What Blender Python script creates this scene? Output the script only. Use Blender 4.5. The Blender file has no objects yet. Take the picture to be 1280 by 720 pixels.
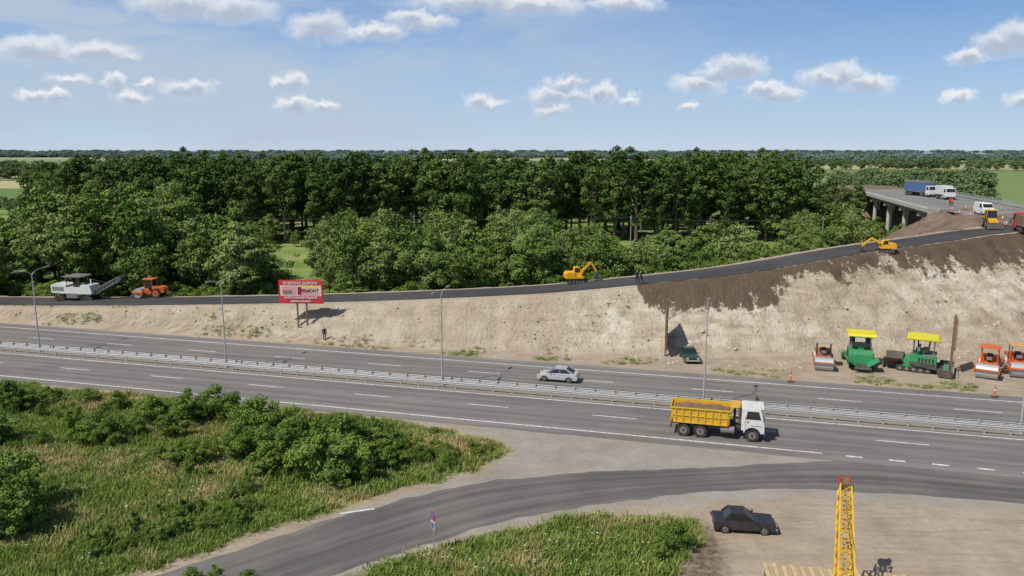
import bpy, bmesh, math, random
import numpy as np
from mathutils import Vector, Matrix, Euler, noise as mn
R=random.Random(11); rng=np.random.default_rng(5)
sc=bpy.context.scene
sc.view_settings.view_transform='Standard'
sc.view_settings.look='None'
sc.view_settings.exposure=0
# ------------------------------------------------------------ camera
F=985.0; CH=24.0; PT=math.radians(9.96); cP,sP=math.cos(PT),math.sin(PT)
cam=bpy.data.cameras.new("camera"); co=bpy.data.objects.new("camera",cam); sc.collection.objects.link(co)
cam.sensor_width=36; cam.lens=F/1280*36; cam.clip_start=.5; cam.clip_end=30000
co.location=(0,0,CH); co.rotation_euler=(math.radians(90)-PT,0,0); sc.camera=co
def ray(u,v):
    a=(u-640)/F; b=(360-v)/F
    return (a,cP+b*sP,-sP+b*cP)
def survey(u,v,z=0.0):
    d=ray(u,v); t=(CH-z)/-d[2]
    return (d[0]*t,d[1]*t)
HDX,HDY=.964,-.2656
def H(s,t): return (HDX*s-HDY*t, 75.5+HDY*s+HDX*t)
HYAW=math.atan2(HDY,HDX)
def s_at(u,L,z=0):
    a=(u-640)/F
    return (a*((75.5+HDX*L)*cP+(CH-z)*sP)+HDY*L)/(HDX-a*HDY*cP)
# ------------------------------------------------------------ node helpers
def nd(nt,typ,ins=None,**props):
    n=nt.nodes.new(typ)
    for k,v in props.items(): setattr(n,k,v)
    for k,v in (ins or {}).items():
        s=n.inputs[k]
        if isinstance(v,bpy.types.NodeSocket): nt.links.new(v,s)
        else: s.default_value=v
    return n
def M(nt,op,a,b=0.0,clamp=False):
    return nd(nt,'ShaderNodeMath',{0:a,1:b},operation=op,use_clamp=clamp).outputs[0]
def noise(nt,vec,scale,detail=4,rough=.55,dist=0):
    return nd(nt,'ShaderNodeTexNoise',{'Vector':vec,'Scale':scale,'Detail':detail,'Roughness':rough,'Distortion':dist}).outputs[0]
def mr(nt,x,a,b,c=0.0,d=1.0,smooth=False):
    return nd(nt,'ShaderNodeMapRange',{0:x,1:a,2:b,3:c,4:d},interpolation_type='SMOOTHSTEP' if smooth else 'LINEAR').outputs[0]
def mp(nt,vec,scale,rot=(0,0,0)): return nd(nt,'ShaderNodeMapping',{'Vector':vec,'Rotation':rot,'Scale':scale}).outputs[0]
def c4(c): return (c[0],c[1],c[2],1.0)
def mix(nt,f,a,b,bt='MIX'):
    n=nt.nodes.new('ShaderNodeMix'); n.data_type='RGBA'; n.blend_type=bt
    for i,v in ((0,f),(6,a),(7,b)):
        if isinstance(v,bpy.types.NodeSocket): nt.links.new(v,n.inputs[i])
        else: n.inputs[i].default_value=c4(v) if i else v
    return n.outputs[2]
def attr(nt,name): return nd(nt,'ShaderNodeAttribute',attribute_name=name).outputs[2]
def newmat(name):
    m=bpy.data.materials.new(name); m.use_nodes=True; nt=m.node_tree; nt.nodes.clear()
    out=nt.nodes.new('ShaderNodeOutputMaterial'); return m,nt,out
def pbsdf(nt,out,col,rough=.8,metal=0.0,bump=None,bs=.3,bd=.05,spec=.3):
    p=nd(nt,'ShaderNodeBsdfPrincipled')
    for k,v in (('Base Color',col),('Roughness',rough),('Metallic',metal)):
        if isinstance(v,bpy.types.NodeSocket): nt.links.new(v,p.inputs[k])
        else: p.inputs[k].default_value=c4(v) if k=='Base Color' else v
    p.inputs['Specular IOR Level'].default_value=spec
    if bump is not None:
        bn=nd(nt,'ShaderNodeBump',{'Height':bump,'Strength':bs,'Distance':bd}); nt.links.new(bn.outputs[0],p.inputs['Normal'])
    nt.links.new(p.outputs[0],out.inputs[0]); return p
MC={}
def pm(name,col,rough=.6,metal=0.0,dirt=.25,spec=.4,dcol=(.22,.18,.13)):
    if name in MC: return MC[name]
    m,nt,out=newmat(name)
    tc=nd(nt,'ShaderNodeTexCoord').outputs['Object']
    n1=noise(nt,tc,2.2,4,.65); n2=noise(nt,tc,14,2,.6)
    f=mr(nt,M(nt,'ADD',M(nt,'MULTIPLY',n1,.7),M(nt,'MULTIPLY',n2,.3)),.42,.68,0,dirt*1.6)
    c=mix(nt,f,col,dcol)
    c=mix(nt,.5,c,mix(nt,n2,(.55,.55,.55),(1.35,1.35,1.35)),'MULTIPLY')
    pbsdf(nt,out,c,rough,metal,None,spec=spec); MC[name]=m; return m
# ------------------------------------------------------------ mesh builder
class B:
    def __init__(s): s.v=[];s.f=[];s.m=[];s.mats=[]
    def mi(s,m):
        if m not in s.mats: s.mats.append(m)
        return s.mats.index(m)
    def add(s,vs,fs,m):
        o=len(s.v); s.v+= [tuple(v) for v in vs]; k=s.mi(m)
        for f in fs: s.f.append([i+o for i in f]); s.m.append(k)
    def box(s,c,d,m,rot=None,tx=0,ty=0):
        x,y,z=d[0]/2,d[1]/2,d[2]/2
        vs=[Vector((-x,-y,-z)),Vector((x,-y,-z)),Vector((x,y,-z)),Vector((-x,y,-z)),
            Vector((-x+tx,-y+ty,z)),Vector((x-tx,-y+ty,z)),Vector((x-tx,y-ty,z)),Vector((-x+tx,y-ty,z))]
        if rot:
            r=Euler(rot).to_matrix(); vs=[r@v for v in vs]
        c=Vector(c); vs=[v+c for v in vs]
        s.add(vs,[[0,3,2,1],[4,5,6,7],[0,1,5,4],[1,2,6,5],[2,3,7,6],[3,0,4,7]],m)
    def beam(s,p0,p1,w,h,m):
        p0,p1=Vector(p0),Vector(p1); d=(p1-p0).normalized()
        up=Vector((0,0,1)) if abs(d.z)<.95 else Vector((1,0,0))
        a=d.cross(up).normalized(); b=a.cross(d)
        vs=[p+a*i*w/2+b*j*h/2 for p in (p0,p1) for i,j in ((-1,-1),(1,-1),(1,1),(-1,1))]
        s.add(vs,[[0,3,2,1],[4,5,6,7],[0,1,5,4],[1,2,6,5],[2,3,7,6],[3,0,4,7]],m)
    def cone(s,p0,p1,r0,r1,m,n=12,cap=True):
        p0,p1=Vector(p0),Vector(p1); d=(p1-p0).normalized()
        up=Vector((0,0,1)) if abs(d.z)<.95 else Vector((1,0,0))
        a=d.cross(up).normalized(); b=a.cross(d)
        vs=[]
        for p,r in ((p0,r0),(p1,r1)):
            for i in range(n):
                t=2*math.pi*i/n; vs.append(p+(a*math.cos(t)+b*math.sin(t))*r)
        fs=[[i,(i+1)%n,n+(i+1)%n,n+i] for i in range(n)]
        if cap: fs+= [list(range(n))[::-1],[n+i for i in range(n)]]
        s.add(vs,fs,m)
    def cyl(s,c,r,l,ax,m,n=20):
        c=Vector(c); e=Vector({'x':(1,0,0),'y':(0,1,0),'z':(0,0,1)}[ax])*l/2
        s.cone(c-e,c+e,r,r,m,n)
    def prism(s,pts,y0,y1,m,z0=None,k=0.0):
        n=len(pts); vs=[]
        for sg,y in ((-1,y0),(1,y1)):
            for x,z in pts:
                off=k*max(0,z-(z0 or 0)); vs.append((x,y-sg*off,z))
        fs=[list(range(n)),[n+i for i in range(n)][::-1]]
        fs+=[[i,n+i,n+(i+1)%n,(i+1)%n] for i in range(n)]
        s.add(vs,fs,m)
    def wheel(s,c,r,w,tm,rm,n=22):
        s.cyl(c,r,w,'y',tm,n); x,y,z=c
        s.cyl(c,r*.58,w+.03,'y',rm,14); s.cyl(c,r*.2,w+.08,'y',tm,8)
    def done(s,name,parent=None,bevel=0,smooth=False,loc=None,yaw=None):
        me=bpy.data.meshes.new(name); me.from_pydata(s.v,[],s.f)
        for m in s.mats: me.materials.append(m)
        me.polygons.foreach_set('material_index',s.m)
        if smooth: me.polygons.foreach_set('use_smooth',[True]*len(s.f))
        me.update()
        bm=bmesh.new(); bm.from_mesh(me); bmesh.ops.recalc_face_normals(bm,faces=bm.faces); bm.to_mesh(me); bm.free()
        o=bpy.data.objects.new(name,me); sc.collection.objects.link(o)
        if parent: o.parent=parent
        if loc is not None: o.location=loc
        if yaw is not None: o.rotation_euler=(0,0,yaw)
        if bevel:
            md=o.modifiers.new('b','BEVEL'); md.width=bevel; md.segments=2; md.limit_method='ANGLE'; md.angle_limit=math.radians(40)
        return o
def empty(name,loc,yaw=0,scale=1,pitch=0):
    e=bpy.data.objects.new(name,None); sc.collection.objects.link(e); e.location=loc; e.rotation_euler=(0,pitch,yaw); e.scale=(scale,)*3
    e.empty_display_size=.3
    return e
def sheet(name,v,f,mat,uv=None):
    me=bpy.data.meshes.new(name); me.from_pydata(v,[],f); me.materials.append(mat)
    if uv is not None:
        l=me.uv_layers.new(name='UVMap')
        vi=np.zeros(len(me.loops),dtype=np.int32); me.loops.foreach_get('vertex_index',vi)
        l.data.foreach_set('uv',np.array(uv,dtype=np.float32)[vi].ravel())
    me.update(); o=bpy.data.objects.new(name,me); sc.collection.objects.link(o); return o
# ------------------------------------------------------------ terrain height
def catmull(P,step):
    P=np.array(P,float); out=[]
    Q=np.vstack([2*P[0]-P[1],P,2*P[-1]-P[-2]])
    for i in range(1,len(Q)-2):
        p0,p1,p2,p3=Q[i-1],Q[i],Q[i+1],Q[i+2]
        n=max(2,int(np.linalg.norm((p2-p1)[:2])/step))
        for k in range(n):
            t=k/n
            out.append(.5*((2*p1)+(-p0+p2)*t+(2*p0-5*p1+4*p2-p3)*t*t+(-p0+3*p1-3*p2+p3)*t**3))
    out.append(P[-1]); return np.array(out)
# columns: x,y,height,half width,side slope
RAMP=catmull([(-330,182,0,4.3,.8),(-200,143.5,.3,4.3,.8),(-130,127,.8,4.3,.8),(-74,115.5,1.7,4.3,.8),(-31,106.6,3.7,4.3,.83),(0,102.9,5.5,4.3,.85),
 (16.5,102.9,6.9,4.3,.85),(31,105,8.2,4.3,.75),(47,110.8,9.8,4.4,.62),(63.5,118,10.8,4.6,.55),(75,124.5,11.2,5,.5),(95,133,11.5,7,.5),(140,145,11.6,9,.5)],2.0)
PLAT=catmull([(95.3,155,11.7,10,.62),(94,148,11.6,10,.62),(90.5,136,11.5,10,.62),(88,130,11.4,8,.55)],2)
PLAT2=catmull([(106,150,11.6,12,.6),(140,152,11.6,14,.6)],4)
FARE=catmull([(119,256,11.7,8,.6),(126,290,11.2,8,.6),(150,400,6,8,.5),(190,520,1,8,.5),(200,560,0,8,.5)],6)
def near(poly,X,Y):
    if X.size<3000:
        D2=(X[:,None]-poly[None,:,0])**2+(Y[:,None]-poly[None,:,1])**2
        bi=D2.argmin(1); bd=D2[np.arange(len(X)),bi]
    else:
        bd=np.full(X.shape,1e18); bi=np.zeros(X.shape,np.int32)
        for i in range(len(poly)):
            d=(X-poly[i,0])**2+(Y-poly[i,1])**2
            k=d<bd; bd[k]=d[k]; bi[k]=i
    g=np.gradient(poly[:,:2],axis=0); L=np.hypot(g[:,0],g[:,1]); T=g/L[:,None]
    gh=np.gradient(poly[:,2])/L
    px=X-poly[bi,0]; py=Y-poly[bi,1]
    al=px*T[bi,0]+py*T[bi,1]; al2=np.clip(al,-2,2)
    e=(bi==0)&(al<0)|(bi==len(poly)-1)&(al>0); al2=np.where(e,0,al2)
    lat=px*-T[bi,1]+py*T[bi,0]
    d=np.sqrt(np.maximum(0,bd-al2**2))
    return poly[bi,2]+gh[bi]*al2,d,lat,bi
def height(X,Y,full=False):
    X=np.atleast_1d(np.asarray(X,float)); Y=np.atleast_1d(np.asarray(Y,float))
    h,d,lat,bi=near(RAMP,X,Y)
    z=h-np.maximum(0,d-RAMP[bi,3])*RAMP[bi,4]; top=h
    for P in (PLAT,PLAT2,FARE):
        h2,d2,l2,b2=near(P,X,Y); z2=h2-np.maximum(0,d2-P[b2,3])*P[b2,4]
        z=np.maximum(z,z2)
    z=np.maximum(z,0)
    if full: return z,top,lat,d-RAMP[bi,3]
    return z
def hz(x,y): return float(height(x,y)[0])
def hit(u,v):
    d=ray(u,v); ts=np.arange(20,700,.4)
    X=d[0]*ts; Y=d[1]*ts; Z=CH+d[2]*ts
    h=height(X,Y); k=np.nonzero(Z<=h)[0]
    i=k[0] if len(k) else -1
    return (X[i],Y[i],float(h[i]))
def sdpoly(poly,X,Y):
    P=np.array(poly,float); n=len(P); d=np.full(X.shape,1e18); ins=np.zeros(X.shape,bool)
    for i in range(n):
        a=P[i];b=P[(i+1)%n]; e=b-a
        t=np.clip(((X-a[0])*e[0]+(Y-a[1])*e[1])/(e@e+1e-9),0,1)
        d=np.minimum(d,(X-a[0]-t*e[0])**2+(Y-a[1]-t*e[1])**2)
        c=((a[1]>Y)!=(b[1]>Y))
        xi=a[0]+(Y-a[1])*(b[0]-a[0])/((b[1]-a[1]) if b[1]!=a[1] else 1e-9)
        ins^=(c&(X<xi))
    return np.where(ins,1,-1)*np.sqrt(d)
S=survey
grassL=[H(-900,-10.2),H(-70,-10.2),H(-30,-10.4),S(450,521),S(560,538),S(625,553),S(642,564),S(605,583),S(540,602),S(450,630),S(350,660),S(250,691),S(165,718),S(60,752),S(-200,850),(-60,10),(-200,-60),(-900,-60)]
grassS=[S(400,730),S(470,706),S(560,681),S(640,662),S(720,649),S(800,645),S(865,647),S(882,660),S(878,680),S(855,702),S(840,735),S(820,900),(2,14),(-20,10),S(200,800)]
apron=[S(300,690),S(450,634),S(540,606),S(605,587),S(648,566),S(625,548),S(560,533),S(450,518),H(-40,-9),H(60,-9),S(1290,640),S(1000,622),S(800,632),S(560,680),S(420,725)]
# ------------------------------------------------------------ terrain mesh
def axis(segs,lo,hi):
    a=[]
    for s,e,st in segs: a+=list(np.arange(s,e,st))
    a.append(segs[-1][1])
    x=a[-1]; st=segs[-1][2]
    while x<hi: st*=1.25; x+=st; a.append(x)
    x=a[0]; st=segs[0][2]; pre=[]
    while x>lo: st*=1.25; x-=st; pre.append(x)
    return np.array(pre[::-1]+a)
xs=axis([(-125,135,.6)],-12000,12000); ys=axis([(28,84,.7),(84,120,.42),(120,190,1.0),(190,280,2.5)],-4000,14000)
X,Y=np.meshgrid(xs,ys); X=X.ravel();Y=Y.ravel()
Z,top,lat,dd=height(X,Y,True)
tl=HDX*(Y-75.5)-HDY*X
sl=HDX*X+HDY*(Y-75.5)
slope=(Z>.03)&(dd>-.2)
idx=np.nonzero((slope)&(np.abs(X)<136)&(Y<200))[0]
for i in idx:
    x,y,z=X[i],Y[i],Z[i]
    a=min(1,max(0,dd[i])+.12)*min(1,z*.8)
    w=x+2.2*mn.noise(Vector((x*.22,y*.22,z*.3)))
    rill=1-abs(mn.noise(Vector((w*.38,y*.08,z*.12))))*2
    Z[i]+=a*(mn.fractal(Vector((x*.4,y*.4,z*.6)),.7,2.1,5)*.50-max(0,rill-.55)*.6+mn.noise(Vector((w*1.3,y*.35,z*.3)))*.14+mn.noise(Vector((x*.07,y*.1,1)))*.5)
for i in np.nonzero((sdpoly(grassL,X,Y)>1)&(Y>20)&(X>-125))[0]:
    Z[i]+=.18*mn.noise(Vector((X[i]*.12,Y[i]*.12,3)))
nx,ny=len(xs),len(ys)
V=np.column_stack([X,Y,Z]).astype(np.float32)
ii=np.arange((ny-1)*nx).reshape(ny-1,nx)[:,:-1].ravel()
Fq=np.column_stack([ii,ii+1,ii+nx+1,ii+nx]).astype(np.int32)
def npmesh(name,V,Fq):
    me=bpy.data.meshes.new(name); me.vertices.add(len(V)); me.vertices.foreach_set('co',np.ascontiguousarray(V,dtype=np.float32).ravel())
    n=len(Fq); me.loops.add(n*4); me.loops.foreach_set('vertex_index',np.ascontiguousarray(Fq,dtype=np.int32).ravel())
    me.polygons.add(n); me.polygons.foreach_set('loop_start',np.arange(0,n*4,4,dtype=np.int32))
    me.update(calc_edges=True); return me
me=npmesh('ground',V,Fq); me.polygons.foreach_set('use_smooth',np.ones(len(Fq),bool))
ground=bpy.data.objects.new('ground',me); sc.collection.objects.link(ground)
behind=(lat>3.5)
gback=np.where(X<42,1.2,1.6-Z*1.2)
g=np.where(behind&(tl>17)&((X<120)|(Z<1)),gback-np.where(lat<5.2,2.4,0),-9)
g=np.maximum(g,np.maximum(sdpoly(grassL,X,Y),sdpoly(grassS,X,Y)))
g=np.where((Y<150)&(X>95)&(tl>30)&(Z>1),-5,g)
g=np.where((tl<-25)&(sl>60),2.0,g)
fr=Z/np.maximum(top,.5)
face=np.where((lat<0)&(tl>14)&(Z>.02),np.minimum(1,Z*1.5),0)
thr=np.interp(X,[15,16.5,24,33,36,50,64,80,100],[1.6,.66,.60,.62,.84,.82,.74,.66,.6])
soil=np.where((lat<0)&(Z>.1)&(dd>-1.5),(fr-thr)*6,-3)
mound=((lat>0)&(X>46)&(Z>.4)&(dd>-.5))|((X>70)&(Y>126)&(Z>.4)&(Z<11.2))
soil=np.where(mound,2,soil)
tyre=np.clip(sdpoly([S(865,650),S(890,662),S(905,690),S(900,740),S(850,740),S(862,700)],X,Y)+.6,0,1)
for nm,a in (('g',g),('soil',soil),('mound',mound.astype(float)),('face',face),('tyre',tyre),('apron',np.clip(sdpoly(apron,X,Y),-5,5)),('rim',np.where(lat<0,np.clip(1-np.abs(dd+.2)/1.0,0,1),0))):
    at=me.attributes.new(nm,'FLOAT','POINT'); at.data.foreach_set('value',np.ascontiguousarray(a,dtype=np.float32))
# ------------------------------------------------------------ ground material
m,nt,out=newmat('terrain')
pos=nd(nt,'ShaderNodeNewGeometry').outputs['Position']
pxyz=nd(nt,'ShaderNodeSeparateXYZ',{0:pos})
nA=noise(nt,pos,.05,3); nB=noise(nt,pos,.35,4,.6); nC=noise(nt,pos,2.2,4,.68); nD=noise(nt,pos,9,2,.7)
dirt=mix(nt,mr(nt,nB,.3,.7),(.33,.262,.195),(.46,.385,.30))
dirt=mix(nt,mr(nt,nC,.35,.75,0,.5),dirt,(.27,.215,.16))
strk=noise(nt,mp(nt,pos,(.25,2.6,1),(0,0,-.15)),.8,4,.6)
dirt=mix(nt,mr(nt,strk,.5,.72,0,.55),dirt,(.21,.17,.13))
dirt=mix(nt,M(nt,'MULTIPLY',attr(nt,'tyre'),mr(nt,nC,.3,.6,.3,1)),dirt,(.12,.085,.06))
ap=mix(nt,mr(nt,nB,.3,.7),(.27,.248,.218),(.36,.332,.292))
ap=mix(nt,mr(nt,nC,.5,.75,0,.4),ap,(.22,.20,.175))
ff=mr(nt,M(nt,'ADD',attr(nt,'apron'),M(nt,'MULTIPLY',M(nt,'SUBTRACT',nB,.5),5)),-.6,.9)
col=mix(nt,ff,dirt,ap)
st=noise(nt,mp(nt,pos,(.12,.12,1.0)),1.0,5,.62,.8)
rl=noise(nt,mp(nt,pos,(.8,.25,.25)),1.0,5,.68)
cr=mix(nt,mr(nt,st,.38,.62),(.44,.355,.25),(.63,.56,.44))
cr=mix(nt,mr(nt,rl,.48,.7,0,.55),cr,(.36,.285,.195))
cr=mix(nt,mr(nt,nB,.48,.62,0,.7),cr,(.72,.67,.57))
cr=mix(nt,mr(nt,nC,.52,.7,0,.5),cr,(.27,.21,.145))
cr=mix(nt,mr(nt,nD,.55,.75,0,.5),cr,(.70,.66,.56))
cr=mix(nt,mr(nt,nA,.44,.58,0,.5),cr,(.42,.33,.23))
cr=mix(nt,mr(nt,M(nt,'ADD',pxyz.outputs[0],M(nt,'MULTIPLY',nA,30)),-20,40,.45,0),cr,(.36,.295,.21))
col=mix(nt,attr(nt,'face'),col,cr)
col=mix(nt,M(nt,'MULTIPLY',attr(nt,'rim'),mr(nt,nB,.3,.6,.2,.9)),col,(.46,.40,.31))
so=mix(nt,nC,(.080,.056,.038),(.18,.13,.09))
so=mix(nt,mr(nt,nD,.5,.72,0,.6),so,(.25,.195,.145))
so=mix(nt,M(nt,'MULTIPLY',attr(nt,'mound'),mr(nt,nB,.35,.65,.25,.8)),so,(.30,.225,.165))
sf=mr(nt,M(nt,'ADD',attr(nt,'soil'),M(nt,'ADD',M(nt,'MULTIPLY',M(nt,'SUBTRACT',nB,.5),3.5),M(nt,'ADD',M(nt,'MULTIPLY',M(nt,'SUBTRACT',nC,.5),2.2),M(nt,'MULTIPLY',M(nt,'SUBTRACT',rl,.5),3.5)))),-.15,.3)
col=mix(nt,sf,col,so)
g1=mix(nt,mr(nt,nB,.35,.65),(.10,.14,.035),(.19,.215,.07))
g1=mix(nt,mr(nt,noise(nt,pos,.11,3),.50,.64,0,.85),g1,(.36,.30,.15))
g1=mix(nt,mr(nt,nD,.5,.8,0,.5),g1,(.09,.10,.04))
vor=nd(nt,'ShaderNodeTexVoronoi',{'Vector':mp(nt,pos,(.0011,.0028,.001)),'Scale':1.0})
fld=mix(nt,mr(nt,nd(nt,'ShaderNodeSeparateColor',{0:vor.outputs['Color']}).outputs[0],.3,.8),(.13,.21,.07),(.42,.39,.21))
yy=pxyz.outputs[1]
fg=mix(nt,mr(nt,nB,.35,.65),(.13,.20,.045),(.22,.29,.08))
fg=mix(nt,mr(nt,nA,.45,.6,0,.8),fg,(.32,.32,.13))
g1=mix(nt,mr(nt,yy,118,130),g1,fg)
g1=mix(nt,mr(nt,yy,260,420),g1,fld)
g1=mix(nt,mr(nt,yy,1200,5000,0,.75),g1,(.22,.30,.36))  # bluish aerial haze painted onto the far ground, growing with distance
gf=mr(nt,M(nt,'ADD',attr(nt,'g'),M(nt,'ADD',M(nt,'MULTIPLY',M(nt,'SUBTRACT',nB,.5),3.0),M(nt,'MULTIPLY',M(nt,'SUBTRACT',nC,.5),1.8))),-.2,.5)
col=mix(nt,gf,col,g1)
fm_=mr(nt,M(nt,'MAXIMUM',attr(nt,'face'),attr(nt,'mound')),0,1,.22,1.0)
bh=M(nt,'MULTIPLY',M(nt,'ADD',M(nt,'MULTIPLY',nC,.7),M(nt,'ADD',M(nt,'MULTIPLY',nD,.3),M(nt,'MULTIPLY',rl,.6))),fm_)
pbsdf(nt,out,col,.95,0,bh,1.0,.42,spec=.1)
ground.data.materials.append(m)
# ------------------------------------------------------------ asphalt
def asphalt(name,base,dust,dustf=.5,tracks=None):
    m,nt,out=newmat(name)
    uv=nd(nt,'ShaderNodeUVMap').outputs[0]
    pos=nd(nt,'ShaderNodeNewGeometry').outputs['Position']
    l1=noise(nt,mp(nt,uv,(.03,1.0,1)),1.3,4,.6)
    l2=noise(nt,mp(nt,uv,(.15,5,1)),1,3,.6)
    n1=noise(nt,pos,.14,4,.6); n2=noise(nt,pos,1.6,4,.65); n3=noise(nt,pos,14,1,.7)
    pt=noise(nt,mp(nt,uv,(.09,.28,1)),1,1,.3)
    c=mix(nt,mr(nt,l1,.3,.7),[b*.78 for b in base],[b*1.25 for b in base])
    c=mix(nt,mr(nt,l2,.5,.75,0,.4),c,[b*.6 for b in base])
    c=mix(nt,mr(nt,n2,.5,.8,0,.4),c,[b*.65 for b in base])
    c=mix(nt,mr(nt,pt,.60,.615,0,.28),c,[b*.55 for b in base])
    c=mix(nt,mr(nt,M(nt,'ADD',M(nt,'MULTIPLY',n1,.6),M(nt,'MULTIPLY',l1,.4)),.45,.68,0,dustf),c,dust)
    c=mix(nt,mr(nt,n3,.4,.7,0,.25),c,[b*1.6 for b in base])
    if tracks:
        vv=nd(nt,'ShaderNodeSeparateXYZ',{0:uv}).outputs[1]
        for t in tracks:
            d=M(nt,'ABSOLUTE',M(nt,'SUBTRACT',vv,t)); d=M(nt,'ADD',d,M(nt,'MULTIPLY',M(nt,'SUBTRACT',l1,.5),.5))
            c=mix(nt,mr(nt,d,.15,.6,.32,0,True),c,[b*.62 for b in base])
    pbsdf(nt,out,c,.85,0,None,spec=.25); return m
asph=asphalt('highway_asphalt',(.180,.172,.164),(.28,.26,.23),.45,[-2.9,-1.5,-5.4,-7.1,3.8,5.4,7.6,9.2])
asph2=asphalt('slip_asphalt',(.125,.119,.113),(.28,.26,.23),.5,[1.6,3.0,4.6])
asph3=asphalt('fresh_asphalt',(.055,.055,.057),(.20,.18,.15),.22)
asph4=asphalt('bridge_asphalt',(.19,.185,.18),(.38,.34,.28),.6)
def strip(name,mat,s0,s1,t0,t1,z,ds=4,nt_=1):
    n=int((s1-s0)/ds); v=[];f=[];uv=[]
    for i in range(n+1):
        for j in range(nt_+1):
            s=s0+(s1-s0)*i/n; t=t0+(t1-t0)*j/nt_
            if j==0 and t0<-5: t+=.25*mn.noise(Vector((s*.3,1,0)))
            x,y=H(s,t); v.append((x,y,z)); uv.append((s,t))
    w=nt_+1
    for i in range(n):
        for j in range(nt_): a=i*w+j; f.append([a,a+w,a+w+1,a+1])
    return sheet(name,v,f,mat,uv)
strip('highway',asph,-900,700,-9.7,12.4,.020,2)
medm=pm('median_dirt',(.27,.24,.20),.95,0,.3)
strip('median_strip',medm,-900,700,-.25,2.1,.026)
up=[S(-150,830),S(60,765),S(190,721),S(300,687),S(450,639),S(560,611),S(640,599),S(740,590),S(900,584),S(1000,578),H(s_at(1100,-9),-9),H(s_at(1280,-9),-9),H(80,-9),H(140,-9)]
lo=[S(60,920),S(260,780),S(410,722),S(480,698),S(570,669),S(650,647),S(720,635),S(800,624),S(900,614),S(1000,611),S(1100,616),S(1280,630),H(80,-13.2),H(140,-10)]
def dens(P,n=12):
    P=np.array(P);Q=np.vstack([2*P[0]-P[1],P,2*P[-1]-P[-2]]);o=[]
    for i in range(1,len(Q)-2):
        p0,p1,p2,p3=Q[i-1:i+3]
        for k in range(n):
            t=k/n;o.append(.5*((2*p1)+(-p0+p2)*t+(2*p0-5*p1+4*p2-p3)*t*t+(-p0+3*p1-3*p2+p3)*t**3))
    o.append(P[-1]);return np.array(o)
U,L=dens(up),dens(lo); v=[];f=[];uv=[];acc=0
for i in range(len(U)):
    if i: acc+=float(np.linalg.norm((U[i]+L[i]-U[i-1]-L[i-1])/2))
    for j in range(5):
        q=L[i]+(U[i]-L[i])*j/4
        if j in(0,4):
            q=q+.35*np.array([mn.noise(Vector((q[0]*.6,q[1]*.6,j))),mn.noise(Vector((q[0]*.6,q[1]*.6,j+9)))])
        v.append((q[0],q[1],.010)); uv.append((acc,6.6*j/4))
for i in range(len(U)-1):
    for j in range(4): a=i*5+j; f.append([a,a+5,a+6,a+1])
sheet('slip_road',v,f,asph2,uv)
def drape(name,poly,hw,mat,off,n=6):
    P=poly; g=np.gradient(P[:,:2],axis=0); T=g/np.hypot(g[:,0],g[:,1])[:,None]; v=[];f=[];uv=[];acc=0
    for i in range(len(P)):
        if i: acc+=float(np.hypot(*(P[i,:2]-P[i-1,:2])))
        for j in range(n+1):
            t=-hw+2*hw*j/n; e=.18*mn.noise(Vector((acc*.4,j,0))) if j in(0,n) else 0
            x=P[i,0]-T[i,1]*(t+e); y=P[i,1]+T[i,0]*(t+e); v.append((x,y,0)); uv.append((acc,t))
    A=np.array(v); zz=height(A[:,0],A[:,1]); v=[(a[0],a[1],float(z)+off) for a,z in zip(A,zz)]
    for i in range(len(P)-1):
        for j in range(n): a=i*(n+1)+j; f.append([a,a+n+1,a+n+2,a+1])
    return sheet(name,v,f,mat,uv)
drape('ramp_road',RAMP,2.9,asph3,.06)
PL=catmull([(96.5,160,11.7),(94.6,150,11.6),(91.8,140,11.5),(89,130,11.4)],1.5)
drape('overpass_road',PL,8.6,asph4,.10,n=10)
# ------------------------------------------------------------ markings
mm,nt,out=newmat('road_paint'); pos=nd(nt,'ShaderNodeNewGeometry').outputs['Position']
w=noise(nt,pos,3,4,.7); pbsdf(nt,out,mix(nt,mr(nt,w,.42,.66,0,.8),(.76,.75,.72),(.30,.29,.27)),.7)
v=[];f=[]
def mark(s0,s1,t,w=.15,z=.030):
    n=max(1,int((s1-s0)/6))
    for k in range(n):
        a,b=s0+(s1-s0)*k/n,s0+(s1-s0)*(k+1)/n; o=len(v)
        for s,tt in((a,t-w/2),(b,t-w/2),(b,t+w/2),(a,t+w/2)):
            x,y=H(s,tt); v.append((x,y,z))
        f.append([o,o+1,o+2,o+3])
mark(-800,s_at(1028,-8.4),-8.4,.2)
s=s_at(1068,-8.6)
while s<150: mark(s-.6,s+.6,-8.5,.25); s+=3.1
mark(-800,600,-.75,.17); mark(-800,600,2.75,.17); mark(-800,600,10.5,.18)
for k in range(-40,30):
    mark(-3.2+12*k,.8+12*k,-4.15,.16); mark(-18.8+12*k,-14.8+12*k,6.55,.16)
x0,y0=S(425,643);x1,y1=S(468,637)
o=len(v); v+=[(x0,y0,.018),(x1,y1,.018),(x1,y1+.2,.018),(x0,y0+.2,.018)]; f.append([o,o+1,o+2,o+3])
sheet('road_markings',v,f,mm)
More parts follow.
